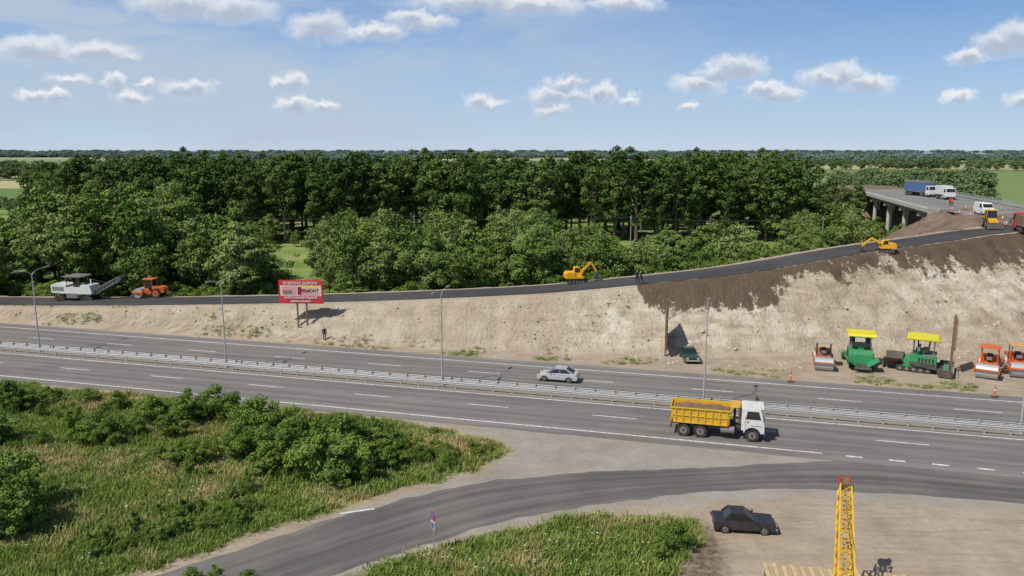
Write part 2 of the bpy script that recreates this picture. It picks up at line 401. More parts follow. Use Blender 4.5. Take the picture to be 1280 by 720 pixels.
# ------------------------------------------------------------ common mats
steel=pm('galvanised_steel',(.50,.51,.52),.45,.3,.15)
concrete=pm('concrete',(.50,.485,.45),.85,0,.3)
rubber=pm('rubber',(.022,.022,.022),.85,0,.25)
rim=pm('rim_grey',(.30,.30,.30),.4,.5,.2)
blackp=pm('black_plastic',(.03,.03,.03),.6,0,.2)
glass=pm('window_glass',(.018,.022,.026),.08,0,0.02,spec=.8)
white=pm('white_paint',(.72,.72,.70),.35,0,.15)
yellow=pm('yellow_paint',(.72,.43,.015),.45,0,.3)
roofy=pm('yellow_canopy',(.78,.66,.02),.45,0,.1)
orange=pm('orange_paint',(.70,.14,.025),.45,0,.2)
redp=pm('red_paint',(.55,.03,.025),.45,0,.2)
green=pm('green_paint',(.02,.30,.11),.45,0,.3)
greyp=pm('grey_paint',(.20,.20,.20),.5,0,.3)
darksteel=pm('dark_steel',(.07,.065,.06),.6,.2,.4)
lampr=pm('lamp_red',(.35,.01,.01),.2,0,0.02); lampw=pm('lamp_clear',(.6,.6,.6),.15,0,0.02)
blue=pm('blue_tarp',(.06,.14,.34),.6,0,.25)
wood=pm('plank_wood',(.60,.46,.27),.8,0,.3); wood2=pm('plank_wood_dark',(.48,.35,.19),.8,0,.35)
rust=pm('rusty_brown',(.20,.11,.06),.85,0,.4)
# ------------------------------------------------------------ guardrails
def guard(name,t,side):
    b=B(); s0,s1=-300,220; prof=[(.0,.45),(.07,.50),(.07,.56),(.0,.61),(.07,.66),(.07,.72),(.0,.77)]
    vs=[];fs=[];n=130
    for i in range(n+1):
        for (e,z) in prof:
            x,y=H(s0+(s1-s0)*i/n,t+side*e); vs.append((x,y,z))
    k=len(prof)
    for i in range(n):
        for j in range(k-1): a=i*k+j; fs.append([a,a+k,a+k+1,a+1])
    b.add(vs,fs,steel)
    s=s0
    while s<s1:
        x,y=H(s,t-side*.07); b.box((x,y,.38),(.12,.1,.76),steel,rot=(0,0,HYAW)); s+=2.0
    return b.done(name)
guard('guardrail',.05,-1); guard('guardrail',1.75,1)
# ------------------------------------------------------------ street lamps
def lamp(s,t=.9):
    x,y=H(s,t); e=empty('street_lamp',(x,y,0),HYAW); b=B()
    b.cone((0,0,0),(0,0,9.6),.10,.05,steel,10); b.box((0,0,.15),(.35,.35,.3),steel); b.done('pole',e)
    b=B()
    for sg in(-1,1):
        pts=[(0,0,9.3),(0,sg*.35,9.75),(0,sg*1.0,9.98),(0,sg*1.9,10.05)]
        for p,q in zip(pts,pts[1:]): b.cone(p,q,.035,.03,steel,8)
        b.box((0,sg*2.2,10.06),(.26,.75,.11),greyp); b.box((0,sg*2.25,9.995),(.18,.5,.03),lampw)
    b.done('arms',e,.0)
sl_=[s_at(u,.9) for u in(50,283,553,879,1275)]
for s in sl_+[sl_[0]-32,sl_[-1]+32]: lamp(s)
# ------------------------------------------------------------ cars
def arch(cx,r,n=9,z0=.27):
    return [(cx+r*math.cos(math.pi*i/(n-1)),z0+r*math.sin(math.pi*i/(n-1))*.95) for i in range(n)]
def car(name,loc,yaw,paint,style='sedan',scale=1):
    e=empty(name,loc,yaw,scale); b=B()
    if style=='boxy':
        hood,deck,rt=.86,.90,1.38; body=[(-2.05,.27),(-2.08,.5),(-2.06,.86),(-1.98,deck),(-1.22,.93),(.62,.93),(1.95,hood),(2.05,.8),(2.07,.48),(2.02,.27)]
        gh=[(-1.36,.92),(-.92,rt),(.05,rt+.01),(.68,.92)]
    else:
        body=[(-2.1,.27),(-2.17,.55),(-2.12,.92),(-1.95,1.0),(-1.45,1.0),(.85,.93),(1.65,.82),(2.02,.68),(2.13,.5),(2.1,.25)]
        gh=[(-1.78,.97),(-.95,1.43),(-.1,1.47),(.25,1.42),(1.15,.90)]
    pts=body+arch(1.30,.37)+arch(-1.30,.37)
    b.prism(pts,-.83,.83,paint,.55,.12); o=b.done('body',e,.045)
    b=B(); b.prism(gh,-.75,.75,glass,.92,.26); b.done('windows',e,.02)
    b=B(); zt=gh[1][1]
    if style=='boxy': rp=[(gh[1][0]-.03,zt-.03),(gh[1][0]+.02,zt+.025),(gh[2][0],zt+.035),(gh[2][0]+.06,zt-.02)]
    else: rp=[(gh[1][0]-.04,zt-.03),(gh[1][0]+.02,zt+.015),(-.1,zt+.07),(gh[3][0],zt+.02),(gh[3][0]+.06,zt-.05)]
    b.prism(rp,-.64,.64,paint)
    for sg in(-1,1):
        yb,yt=sg*.755,sg*.64
        b.beam((gh[0][0],yb,.95),(gh[1][0],yt,zt),.06,.13,paint); b.beam((gh[-1][0],yb,.93),(gh[-2][0],yt,zt-.02),.05,.06,paint)
        b.beam((-.32,yb+sg*.005,.95),(-.32,yt+sg*.005,zt),.07,.05,paint)
        b.box((.72,sg*.86,1.0),(.12,.16,.1),paint)
        for xx in(-1.05,-.32,.62): b.box((xx,sg*.822,.66),(.012,.01,.5),blackp)
        for xx in(-.5,.42): b.box((xx-.15,sg*.815,.86),(.14,.03,.025),blackp)
    b.done('roof_and_pillars',e,.02)
    b=B(); bm=steel if style=='boxy' else paint
    b.box((2.12,0,.42),(.1,1.6,.13),bm); b.box((-2.13,0,.45),(.1,1.6,.13),bm)
    b.box((2.09,0,.66),(.05,.8,.14),blackp)
    b.box((2.07,.6,.66),(.1,.28,.15),lampw);b.box((2.07,-.6,.66),(.1,.28,.15),lampw)
    b.box((-2.12,.6,.75),(.06,.3,.16),lampr);b.box((-2.12,-.6,.75),(.06,.3,.16),lampr); b.box((-2.15,0,.66),(.03,.5,.11),lampw)
    b.box((0,0,.32),(3.9,1.35,.2),blackp)
    b.done('bumpers_and_lights',e,.015)
    b=B()
    for x in(-1.3,1.3):
        for y in(-.72,.72): b.wheel((x,y,.31),.31,.2,rubber,rim)
    b.done('wheels',e); return e
silver=pm('silver_paint',(.56,.57,.58),.28,.3,.06); blackc=pm('black_car_paint',(.024,.024,.03),.2,0,.08,spec=.7); dgreen=pm('dark_green_paint',(.02,.06,.045),.3,0,.1)
x,y=S(698,477); car('silver_sedan_car',(x,y+.4,.022),HYAW+math.pi,silver,'sedan')
x,y=S(930,664); car('black_sedan_car',(x,y+.3,.0),math.radians(-7),blackc,'boxy',.93)
x,y=S(864,453); car('parked_car',(x,y+1.2,0),HYAW-math.radians(75),dgreen,'boxy')
# ------------------------------------------------------------ dump truck
def dump_truck(loc,yaw):
    e=empty('dump_truck',loc,yaw)
    b=B(); b.box((-.2,.42,.92),(7.2,.12,.24),darksteel);b.box((-.2,-.42,.92),(7.2,.12,.24),darksteel)
    for x in(-3.4,-2,-.5,1,2.6): b.box((x,0,.9),(.15,.84,.16),darksteel)
    b.cyl((.75,-.95,.82),.32,1.1,'x',greyp,16); b.box((.75,.95,.82),(.9,.5,.5),darksteel); b.box((-3.9,0,.75),(.12,2.2,.2),darksteel)
    b.box((-3.97,.95,.78),(.05,.4,.16),lampr);b.box((-3.97,-.95,.78),(.05,.4,.16),lampr)
    for x in (-2.85,-1.45,2.75): b.cyl((x,0,.54),.12,2.0,'y',darksteel,10)
    b.done('chassis',e,.01)
    b=B()
    for x in(-2.85,-1.45,2.75):
        for y in(-1.02,1.02): b.wheel((x,y,.54),.54,.34 if x>2 else .5,rubber,rim,26)
    b.done('wheels',e)
    b=B(); W=1.22; z0,z1=1.2,2.45; xr,xf=-3.95,1.0
    b.prism([(xr+.25,z0),(xf-.2,z0),(xf-.2,z0+.12),(xr+.25,z0+.12)],-W,W,yellow)
    for sg in(-1,1):
        b.prism([(xr+.3,z0),(xf-.2,z0),(xf,z1),(xr,z1)],sg*W-.04,sg*W+.04,yellow)
        for i in range(8):
            x=xr+.45+i*.6; b.box((x,sg*(W+.07),(z0+z1)/2),(.09,.08,z1-z0-.04),yellow)
        b.box(((xr+xf)/2,sg*(W+.06),z1+.04),(xf-xr,.16,.1),yellow); b.box(((xr+xf)/2,sg*(W+.06),z0+.05),(xf-xr-.5,.12,.1),yellow)
        b.box(((xr+xf)/2,sg*(W+.065),1.85),(xf-xr-.3,.09,.07),yellow)
    b.prism([(xf-.2,z0),(xf-.12,z0),(xf+.06,z1+.35),(xf-.02,z1+.35)],-W,W,yellow)
    b.prism([(xr+.25,z0),(xr+.33,z0),(xr+.03,z1),(xr-.05,z1)],-W,W,yellow)
    for i in range(5): b.box((xr+.1,-1+.5*i,1.8),(.1,.08,1.1),yellow,rot=(0,.2,0))
    b.prism([(xf+.02,z1+.27),(xf+.75,z1+.33),(xf+.75,z1+.38),(xf+.02,z1+.35)],-.95,.95,yellow)
    b.cyl((xf+.3,0,1.7),.11,1.4,'z',darksteel,10)
    b.done('bed',e,.012)
    n=22; vs=[];fs=[]
    for i in range(n+1):
        for j in range(11):
            x=xr+.1+(xf-xr-.25)*i/n; y=-1.17+2.34*j/10; q=min(i/3,(n-i)/3,1)*min(1,j/2+.2,(10-j)/2+.2)
            vs.append((x,y,2.12+q*.22+.2*mn.noise(Vector((x*1.7,y*1.7,2)))))
    for i in range(n):
        for j in range(10): a=i*11+j; fs.append([a,a+11,a+12,a+1])
    b=B(); b.add(vs,fs,rust); b.done('earth_load',e,smooth=True)
    b=B(); cab=[(1.85,.95),(1.85,2.75),(2.05,2.85),(3.35,2.82),(3.62,2.0),(3.68,1.9),(3.7,.75),(3.42,.75)]+[(2.75+.67*math.cos(t),.62+.62*math.sin(t)) for t in np.linspace(0.1,math.pi-.1,9)]+[(2.0,.95)]
    b.prism(cab,-1.18,1.18,white,1.9,.06); b.done('cab',e,.05)
    b=B()
    b.add([(3.655,-1.0,1.98),(3.655,1.0,1.98),(3.41,.95,2.68),(3.41,-.95,2.68)],[[0,1,2,3]],glass)
    for sg in(-1,1):
        y1,y2=sg*1.19,sg*1.155
        b.add([(2.2,y1,1.95),(3.4,y1,1.95),(3.2,y2,2.62),(2.3,y2,2.62)],[[0,1,2,3]],glass)
        b.box((3.6,sg*1.38,2.1),(.08,.2,.42),blackp); b.beam((3.5,sg*1.1,2.45),(3.6,sg*1.4,2.35),.03,.03,blackp)
        b.box((2.15,sg*1.2,1.6),(.015,.02,1.2),blackp); b.box((3.05,sg*1.2,1.4),(.9,.02,.015),blackp); b.box((2.35,sg*1.2,1.72),(.18,.04,.04),blackp)
        b.box((3.72,sg*.92,.9),(.06,.3,.18),lampw); b.box((1.6,sg*1.05,1.25),(.3,.4,.06),blackp)
    b.box((3.72,0,1.35),(.04,1.5,.4),greyp); b.box((3.75,0,.72),(.16,2.36,.3),blackp); b.box((1.75,.2,2.1),(.12,1.2,1.1),darksteel); b.cyl((1.68,-.8,2.1),.09,1.5,'z',darksteel,10)
    b.box((3.45,0,2.83),(.35,2.1,.05),white)
    b.done('cab_details',e,.008); return e
x,y=S(897,549)
dump_truck((x-HDY*1.2,y+HDX*1.2,.022),HYAW)
# ------------------------------------------------------------ lorries on the overpass
def lorry(name,loc,yaw,cab,box,Lb,Hb=2.7,semi=False):
    e=empty(name,loc,yaw); b=B(); x0=-Lb/2
    b.box((0,0,.85),(Lb+1.5,.9,.22),darksteel)
    b.done('chassis',e); b=B(); b.box((0,0,1.15+Hb/2),(Lb,2.5,Hb),box)
    for i in range(int(Lb/1.3)): b.box((x0+.6+i*1.3,0,1.15+Hb/2),(.05,2.54,Hb-.1),box)
    b.box((0,0,1.15),(Lb+.05,2.54,.14),greyp)
    if semi: b.box((0,0,1.15+Hb),(Lb+.06,2.56,.5),greyp)
    b.done('cargo_box',e,.03)
    b=B(); cx=Lb/2+1.25
    b.prism([(cx-.9,.6),(cx-.9,2.9),(cx+.55,2.85),(cx+.85,1.9),(cx+.9,.5)],-1.2,1.2,cab,1.8,.05); b.done('cab',e,.06)
    b=B(); b.add([(cx+.87,-1.05,1.9),(cx+.87,1.05,1.9),(cx+.61,1.0,2.7),(cx+.61,-1.0,2.7)],[[0,1,2,3]],glass)
    for sg in(-1,1): b.add([(cx-.4,sg*1.21,1.85),(cx+.7,sg*1.21,1.85),(cx+.45,sg*1.17,2.6),(cx-.4,sg*1.17,2.6)],[[0,1,2,3]],glass); b.box((cx+.9,sg*.9,.85),(.06,.3,.2),lampw)
    b.box((cx+.9,0,.6),(.1,2.3,.3),blackp); b.done('windows',e)
    b=B(); wx=[cx,x0+1,x0+2.2]+([x0+3.4,Lb/2-1] if semi else [])
    for x in wx:
        for y in(-1.02,1.02): b.wheel((x,y,.5),.5,.35,rubber,rim)
    b.done('wheels',e); return e
BY=math.atan2(.9733,.2317)
x,y=S(1157,244.5,11.9); lorry('semi_trailer_truck',(x-1,y+2,11.78),BY+math.pi+.25,white,blue,10.5,2.6,True)
x,y=S(1179,248,11.9); lorry('box_truck',(x,y,11.78),BY+math.pi+.1,white,white,4.6,2.2)
def van(name,loc,yaw,paint):
    e=empty(name,loc,yaw); b=B()
    b.prism([(-2.5,.35),(-2.5,2.15),(-2.35,2.3),(1.2,2.3),(1.95,1.45),(2.5,1.2),(2.55,.35)]+arch(1.6,.4)+arch(-1.6,.4),-.97,.97,paint,1.2,.08); b.done('body',e,.06)
    b=B(); b.add([(1.98,-.85,1.47),(1.98,.85,1.47),(1.28,.8,2.2),(1.28,-.8,2.2)],[[0,1,2,3]],glass)
    for sg in(-1,1): b.add([(.4,sg*.965,1.4),(1.6,sg*.965,1.4),(1.1,sg*.90,2.1),(.4,sg*.90,2.1)],[[0,1,2,3]],glass); b.box((2.53,sg*.7,.9),(.06,.35,.2),lampw)
    b.box((2.58,0,.5),(.1,1.8,.25),blackp); b.done('windows',e)
    b=B(); [b.wheel((x,y,.35),.35,.22,rubber,rim) for x in(-1.6,1.6) for y in(-.85,.85)]; b.done('wheels',e)
p=hit(1229,269); van('white_van',(p[0],p[1],p[2]+.11),math.radians(-100),white)
# ------------------------------------------------------------ machines
def tracks(b,L,W,gz=.0,r=.32,yo=.9):
    for sg in(-1,1):
        pts=[]
        for k in range(9): t=math.pi/2+math.pi*k/8; pts.append((-L/2+r+r*math.cos(t),r+r*math.sin(t)))
        for k in range(9): t=-math.pi/2+math.pi*k/8; pts.append((L/2-r+r*math.cos(t),r+r*math.sin(t)))
        b.prism([(x,z+gz) for x,z in pts],sg*yo-W/2,sg*yo+W/2,rubber)
        n=int(L/.6)
        for i in range(n): b.cyl((-L/2+r+(L-2*r)*i/max(1,n-1),sg*yo,r*.8+gz),r*.45,W+.06,'y',greyp,10)
def excavator(name,loc,yaw,sc_=1,reach=((1.2,2.2),(2.9,3.6),(4.6,2.6)),pt=yellow):
    e=empty(name,loc,yaw,sc_); b=B(); tracks(b,3.0,.45,yo=.95,r=.36); b.box((0,0,.55),(1.6,1.5,.3),darksteel); b.done('tracks',e)
    b=B(); b.prism([(-1.75,.85),(-1.85,1.5),(-1.6,1.95),(-.2,1.95),(-.2,1.25),(1.2,1.2),(1.2,.85)],-1.15,1.15,pt); b.box((-1.7,0,1.3),(.35,2.2,.8),pt); b.done('body',e,.05)
    b=B(); b.prism([(-.2,1.2),(-.2,2.65),(.75,2.65),(1.15,1.9),(1.15,1.2)],.2,1.12,pt); b.done('cab',e,.04)
    b=B(); b.prism([(-.05,1.75),(-.05,2.5),(.68,2.5),(.98,1.85),(.98,1.75)],.17,1.15,glass); b.add([(1.17,.28,1.35),(1.17,1.05,1.35),(1.17,1.05,1.88),(1.17,.28,1.88)],[[0,1,2,3]],glass); b.done('cab_windows',e)
    b=B(); (a,c,d)=reach
    P=lambda q:(q[0],-.15,q[1])
    b.beam((.7,-.15,1.2),P(a),.35,.42,pt); b.beam(P(a),P(c),.32,.40,pt); b.beam(P(c),P(d),.28,.34,pt)
    b.beam((1.2,-.15,1.1),((a[0]+c[0])/2,-.15,(a[1]+c[1])/2-.15),.12,.12,darksteel); b.beam(((a[0]+c[0])/2,-.15,(a[1]+c[1])/2+.3),(c[0]+.3,-.15,c[1]+.2),.1,.1,darksteel)
    b.done('boom',e,.02)
    b=B()
    b.prism([(d[0],d[1]+.1),(d[0]+.35,d[1]-.3),(d[0]+.3,d[1]-.9),(d[0]-.3,d[1]-1.1),(d[0]-.7,d[1]-.8),(d[0]-.2,d[1]-.6)],-.6,.3,darksteel); b.done('bucket',e,.02)
    return e
yel2=pm('excavator_yellow',(.80,.42,.01),.45,0,.12)
p=hit(719,357); yy_=p[1]+1.6; xx_=p[0]*yy_/p[1]; excavator('excavator',(xx_,yy_,hz(xx_,yy_)+.05),.12,.80,((1.2,2.1),(2.6,3.5),(3.6,1.9)),yel2)
p=hit(1106,320); yy_=p[1]+1.5; xx_=p[0]*yy_/p[1]; excavator('excavator',(xx_,yy_,hz(xx_,yy_)-.1),math.pi-.1,.68,((1.1,1.9),(2.8,2.9),(4.6,1.2)),yel2)
def backhoe(name,loc,yaw):
    e=empty(name,loc,yaw); b=B()
    b.prism([(-1.4,.9),(-1.4,1.5),(.3,1.55),(2.0,1.45),(2.1,.8)],-.55,.55,yel2)
    b.prism([(-1.3,1.4),(-1.2,2.75),(.2,2.75),(.45,1.4)],-.75,.75,glass); b.box((-.5,0,2.8),(1.7,1.7,.12),yel2)
    for x in(-1.25,.3):
        for y in(-.75,.75): b.beam((x,y,1.4),(x*.9,y,2.75),.09,.09,yel2)
    b.done('body',e,.03); b=B()
    for y in(-.9,.9): b.wheel((-1.0,y,.75),.75,.42,rubber,yel2); b.wheel((1.5,y,.55),.55,.34,rubber,yel2)
    b.done('wheels',e); b=B()
    for y in(-.6,.6): b.beam((.8,y,1.5),(3.0,y,.7),.12,.18,yel2)
    b.prism([(2.9,.15),(3.7,.1),(3.1,.6),(3.0,1.0),(2.85,1.0)],-1.15,1.15,darksteel)
    b.beam((-1.5,0,1.0),(-2.4,0,2.9),.22,.3,yel2); b.beam((-2.4,0,2.9),(-3.2,0,1.4),.2,.25,yel2); b.prism([(-3.2,1.4),(-2.8,1.0),(-3.2,.7),(-3.5,1.0)],-.35,.35,darksteel)
    b.done('loader_and_boom',e,.02)
p=hit(1238,285); backhoe('backhoe_loader',(p[0],p[1],p[2]+.1),math.radians(-110))
def roller(name,loc,yaw,paint,scale=1,tandem=False,canopy=None):
    e=empty(name,loc,yaw,scale); b=B()
    b.cyl((1.55,0,.72),.72,1.9,'y',steel,30); b.box((1.55,1.05,.85),(1.7,.12,.3),paint); b.box((1.55,-1.05,.85),(1.7,.12,.3),paint)
    b.box((2.4,0,1.0),(.12,2.2,.16),paint); b.box((.72,0,.9),(.14,2.2,.4),paint); b.cyl((1.55,0,.72),.2,2.2,'y',darksteel,12); b.done('drum_and_frame',e,.02)
    b=B()
    if tandem: b.cyl((-1.55,0,.72),.72,1.9,'y',steel,30); b.box((-1.55,1.05,.9),(1.3,.12,.3),paint); b.box((-1.55,-1.05,.9),(1.3,.12,.3),paint)
    else:
        for y in(-.8,.8): b.wheel((-1.35,y,.75),.75,.5,rubber,paint,24)
    b.done('rear_wheels',e)
    b=B(); b.prism([(-2.5,.85),(-2.55,1.45),(-2.3,1.7),(-.75,1.85),(-.75,1.0),(.5,1.0),(.5,.75),(-.5,.6)],-.78,.78,paint)
    b.box((.15,0,1.15),(.9,1.6,.35),paint)
    for i in range(4): b.box((-2.2+.3*i,.79,1.4),(.18,.02,.25),blackp); b.box((-2.2+.3*i,-.79,1.4),(.18,.02,.25),blackp)
    b.done('body',e,.05)
    b=B()
    for x in(-.75,.5):
        for y in(-.72,.72): b.beam((x,y,1.1),(x*.95,y,2.8),.08,.08,paint if not canopy else blackp)
    b.box((-.12,0,2.86),(1.65,1.8,.13),canopy or paint)
    b.box((-.35,0,1.5),(.5,.5,.15),blackp); b.box((-.6,0,1.8),(.12,.5,.6),blackp); b.beam((.1,0,1.2),(.3,0,1.8),.08,.08,blackp)
    b.box((.32,0,1.75),(.2,.5,.3),greyp)
    if not tandem: b.prism([(-.66,1.5),(-.66,2.7),(.4,2.7),(.45,1.5)],-.68,.68,glass)
    b.done('cabin',e,.02); return e
def paver(name,loc,yaw,scale=1,body=green,roof=roofy,screed=1.0):
    e=empty(name,loc,yaw,scale); b=B(); tracks(b,3.2,.36,yo=.95,r=.38); b.done('tracks',e)
    bd2=body if screed<1.2 else darksteel
    b=B(); b.prism([(-1.9,.6),(-1.9,1.7),(.3,1.75),(.5,1.3),(1.0,1.2),(1.0,.5)],-1.15,1.15,body)
    b.box((-1.3,0,1.78),(1.2,2.2,.1),greyp)
    for i in range(5): b.box((-1.6+.3*i,1.16,1.3),(.18,.02,.45),blackp); b.box((-1.6+.3*i,-1.16,1.3),(.18,.02,.45),blackp)
    b.box((-.7,1.165,.85),(2.2,.03,.4),darksteel); b.box((-.7,-1.165,.85),(2.2,.03,.4),darksteel)
    b.done('body',e,.04); b=B(); hm=bd2
    for sg in(-1,1): b.add([(1.0,sg*.5,.6),(2.6,sg*.5,.6),(2.7,sg*1.5,1.35),(1.0,sg*1.5,1.35),(1.0,sg*.5,.5),(2.6,sg*.5,.5),(2.7,sg*1.57,1.3),(1.0,sg*1.57,1.3)],[[0,1,2,3],[7,6,5,4],[0,4,5,1],[1,5,6,2],[2,6,7,3],[3,7,4,0]],hm)
    b.box((1.8,0,.5),(1.6,1.0,.12),darksteel); b.cyl((2.8,0,.45),.14,1.6,'y',darksteel,12); b.box((1.02,0,1.0),(.08,2.2,.9),hm); b.done('hopper',e)
    b=B()
    for x in(-1.6,.2):
        for y in(-.95,.95): b.beam((x,y,1.75),(x,y,3.35),.07,.07,greyp)
    b.prism([(-2.1,3.32),(-1.9,3.5),(.6,3.5),(.85,3.32)],-1.35,1.35,roof); b.box((-.6,0,3.3),(2.9,2.6,.06),body)
    for y in(-.75,.75):
        b.box((-.9,y,2.15),(.5,.5,.12),blackp); b.box((-1.15,y,2.5),(.12,.5,.6),blackp)
    b.box((-.3,0,2.3),(.25,1.9,.35),greyp); b.beam((-1.9,1.1,1.8),(-1.9,1.1,2.6),.04,.04,roof); b.beam((-1.9,-1.1,2.6),(-1.9,1.1,2.6),.04,.04,roof)
    b.cyl((-.2,.6,2.3),.06,1.9,'z',darksteel,8); b.box((-.6,0,2.0),(1.2,.6,.5),body)
    b.done('platform_and_canopy',e,.01)
    b=B(); w=3.2*screed
    b.beam((.3,1.3,.9),(-2.6,1.3,.5),.1,.22,bd2); b.beam((.3,-1.3,.9),(-2.6,-1.3,.5),.1,.22,bd2)
    b.box((-2.75,0,.35),(.9,w,.5),darksteel); b.box((-3.25,0,.55),(.4,w,.06),greyp); b.cyl((-2.2,0,.4),.2,w-.2,'y',darksteel,10)
    for i in range(6): b.box((-2.75,-w/2+.3+i*(w-.6)/5,.72),(.5,.25,.25),greyp if i%2 else body)
    b.box((-2.75,w/2+.04,.45),(1.2,.05,.7),bd2); b.box((-2.75,-w/2-.04,.45),(1.2,.05,.7),bd2)
    b.beam((-3.4,-w/2,.5),(-3.4,-w/2,1.4),.04,.04,roofy);b.beam((-3.4,w/2,.5),(-3.4,w/2,1.4),.04,.04,roofy); b.beam((-3.4,-w/2,1.35),(-3.4,w/2,1.35),.04,.04,greyp)
    b.done('screed',e,.01); return e
beige=pm('faded_red_paint',(.48,.17,.09),.6,0,.35)
def gp(u,v,dy): x,y=S(u,v); k=(y+dy)/y; return (x*k,y+dy,hz(x*k,y+dy))
roller('road_roller',gp(1028,463,1.6),math.radians(-108),beige,1.0,True,pm('grey_canopy',(.45,.42,.36),.6,0,.3))
paver('asphalt_paver',gp(1074,463,1.8),math.radians(-108),1.08,green,roofy,.95)
paver('asphalt_paver',gp(1142,467,1.6),math.radians(150),1.12,green,roofy,1.3)
roller('road_roller',gp(1234,475,2.0),math.radians(-125),orange,1.08,True,None)
roller('road_roller',gp(1270,475,2.6),math.radians(-112),orange,1.1,True,pm('tan_canopy',(.66,.36,.16),.6,0,.2))
def milling(loc,yaw):
    e=empty('milling_machine',loc,yaw); b=B()
    for x in(-2.2,2.2):
        for y in(-.9,.9):
            pts=[(x-.75,0),(x+.75,0),(x+.95,.3),(x+.55,.62),(x-.55,.62),(x-.95,.3)]; b.prism(pts,y-.17,y+.17,rubber)
            b.cyl((x,y,.95),.14,.8,'z',greyp,10)
    b.done('crawler_tracks',e)
    b=B(); b.prism([(-3.3,1.1),(-3.4,2.2),(-2.9,2.45),(-.9,2.3),(-.9,1.95),(1.2,1.95),(1.6,2.4),(2.9,2.3),(3.2,1.5),(3.2,1.05),(.9,.95),(.9,.35),(-.9,.35),(-.9,1.0)],-1.15,1.15,white)
    b.box((0,0,.75),(1.7,2.5,.7),greyp)
    for i in range(6): b.box((-3.0+.32*i,-1.16,1.7),(.2,.03,.6),blackp); b.box((-3.0+.32*i,1.16,1.7),(.2,.03,.6),blackp)
    b.done('body',e,.05); b=B()
    for x in(-.8,1.1):
        for y in(-1,1): b.beam((x,y,1.9),(x,y,3.5),.07,.07,greyp)
    b.prism([(-1.3,3.5),(-1.1,3.66),(1.3,3.66),(1.6,3.5)],-1.4,1.4,greyp); b.box((.3,-.5,2.3),(.5,.5,.7),blackp); b.box((-.3,.5,2.3),(.4,.9,.5),greyp)
    b.cyl((-2.2,.6,2.7),.1,.8,'z',darksteel,8); b.done('canopy',e,.01)
    b=B(); p0,p1=Vector((2.9,0,1.1)),Vector((7.4,0,3.4))
    for y in(-.5,.5):
        b.beam(p0+Vector((0,y,.32)),p1+Vector((0,y,.32)),.09,.12,greyp); b.beam(p0+Vector((0,y,-.32)),p1+Vector((0,y,-.32)),.09,.12,greyp)
        for i in range(9):
            q=p0.lerp(p1,i/8); r=p0.lerp(p1,min(1,(i+.5)/8)); b.beam(q+Vector((0,y,-.3)),r+Vector((0,y,.3)),.07,.07,greyp)
    b.beam(p0,p1,.9,.35,darksteel); b.cone(p1+Vector((0,-.55,0)),p1+Vector((0,.55,0)),.35,.35,darksteel)
    b.beam((2.4,0,3.1),(5.4,0,2.5),.05,.05,darksteel); b.beam((2.4,0,2.2),(2.4,0,3.1),.15,.15,white); b.beam(p1,p1+Vector((.5,0,-.6)),.8,.1,darksteel)
    b.done('conveyor',e)
p=hit(92,377); milling((p[0],p[1]+1.2,hz(p[0],p[1]+1.2)+.08),math.radians(-9))
p=hit(184,374); roller('soil_compactor',(p[0],p[1]+1.2,hz(p[0],p[1]+1.2)+.08),math.radians(176),orange,.95,False)
p=hit(1284,292); lorry('red_truck',(p[0],p[1],p[2]+.1),math.radians(70),redp,rust,4.5,1.6)
# ------------------------------------------------------------ bridge
A=np.array([87.,163.]);D=np.array([.2317,.9733]);N=np.array([.9733,-.2317])
e=empty('overpass_bridge',(A[0],A[1],0),BY)
bz=11.72
b=B(); b.box((43,-10,bz-.13),(92,20.6,.26),concrete); b.box((43,-.15,bz+.05),(92,.7,.3),concrete); b.box((43,-19.85,bz+.05),(92,.7,.3),concrete)
for k in range(9): b.box((43,-1-2.25*k,bz-.85),(91,.55,1.2),concrete)
b.box((43,.22,bz-.35),(92,.12,.9),concrete)
b.done('deck',e,.03)
b=B(); v=[( -3,-19.4,bz+.03),(90,-19.4,bz+.03),(90,-.6,bz+.03),(-3,-.6,bz+.03)]; b.add(v,[[0,1,2,3]],asph4); b.done('roadway',e)
b=B()
for k in range(1,6):
    x=k*17.0-4
    b.box((x,-10,bz-1.85),(1.3,19.4,.8),concrete)
    for j in range(5): b.cyl((x,-1.6-4.2*j,(bz-2.2)/2),.48,bz-2.2,'z',concrete,14)
b.done('piers',e)
b=B()
for yy0 in(-.15,-19.85):
    for k in range(47): b.box((-2+k*2,yy0,bz+.7),(.1,.1,1.0),steel)
    for z in(.55,.85,1.18): b.box((43,yy0,bz+z),(92,.07,.07),steel)
    b.box((43,yy0+(-.6 if yy0>-5 else .6),bz+.62),(92,.06,.3),steel)
b.done('railings',e)
b=B(); b.add([(-3,0.1,bz),(3,.1,bz-1.2),(16,.1,3),(16,-20,3),(3,-20,bz-1.2),(-3,-20,bz)],[[0,1,4,5],[1,2,3,4]],concrete); b.prism([(-4,bz+.6),(3,bz+.3),(3,bz-2.5),(-4,bz-2.5)],.0,.3,concrete); b.done('abutment',e)
def draped_rail(name,pts):
    b=B(); Q=catmull([(p[0],p[1],0) for p in pts],2.0)
    zz=height(Q[:,0],Q[:,1])
    for i in range(len(Q)-1):
        b.beam((Q[i,0],Q[i,1],zz[i]+.72),(Q[i+1,0],Q[i+1,1],zz[i+1]+.72),.06,.3,steel); b.box((Q[i,0],Q[i,1],zz[i]+.4),(.12,.12,.8),steel)
    b.done(name)
a2=A+N*20
draped_rail('guardrail',[tuple(a2-D*0),tuple(a2-D*12),tuple(a2-D*22+N*3),(118,135)])
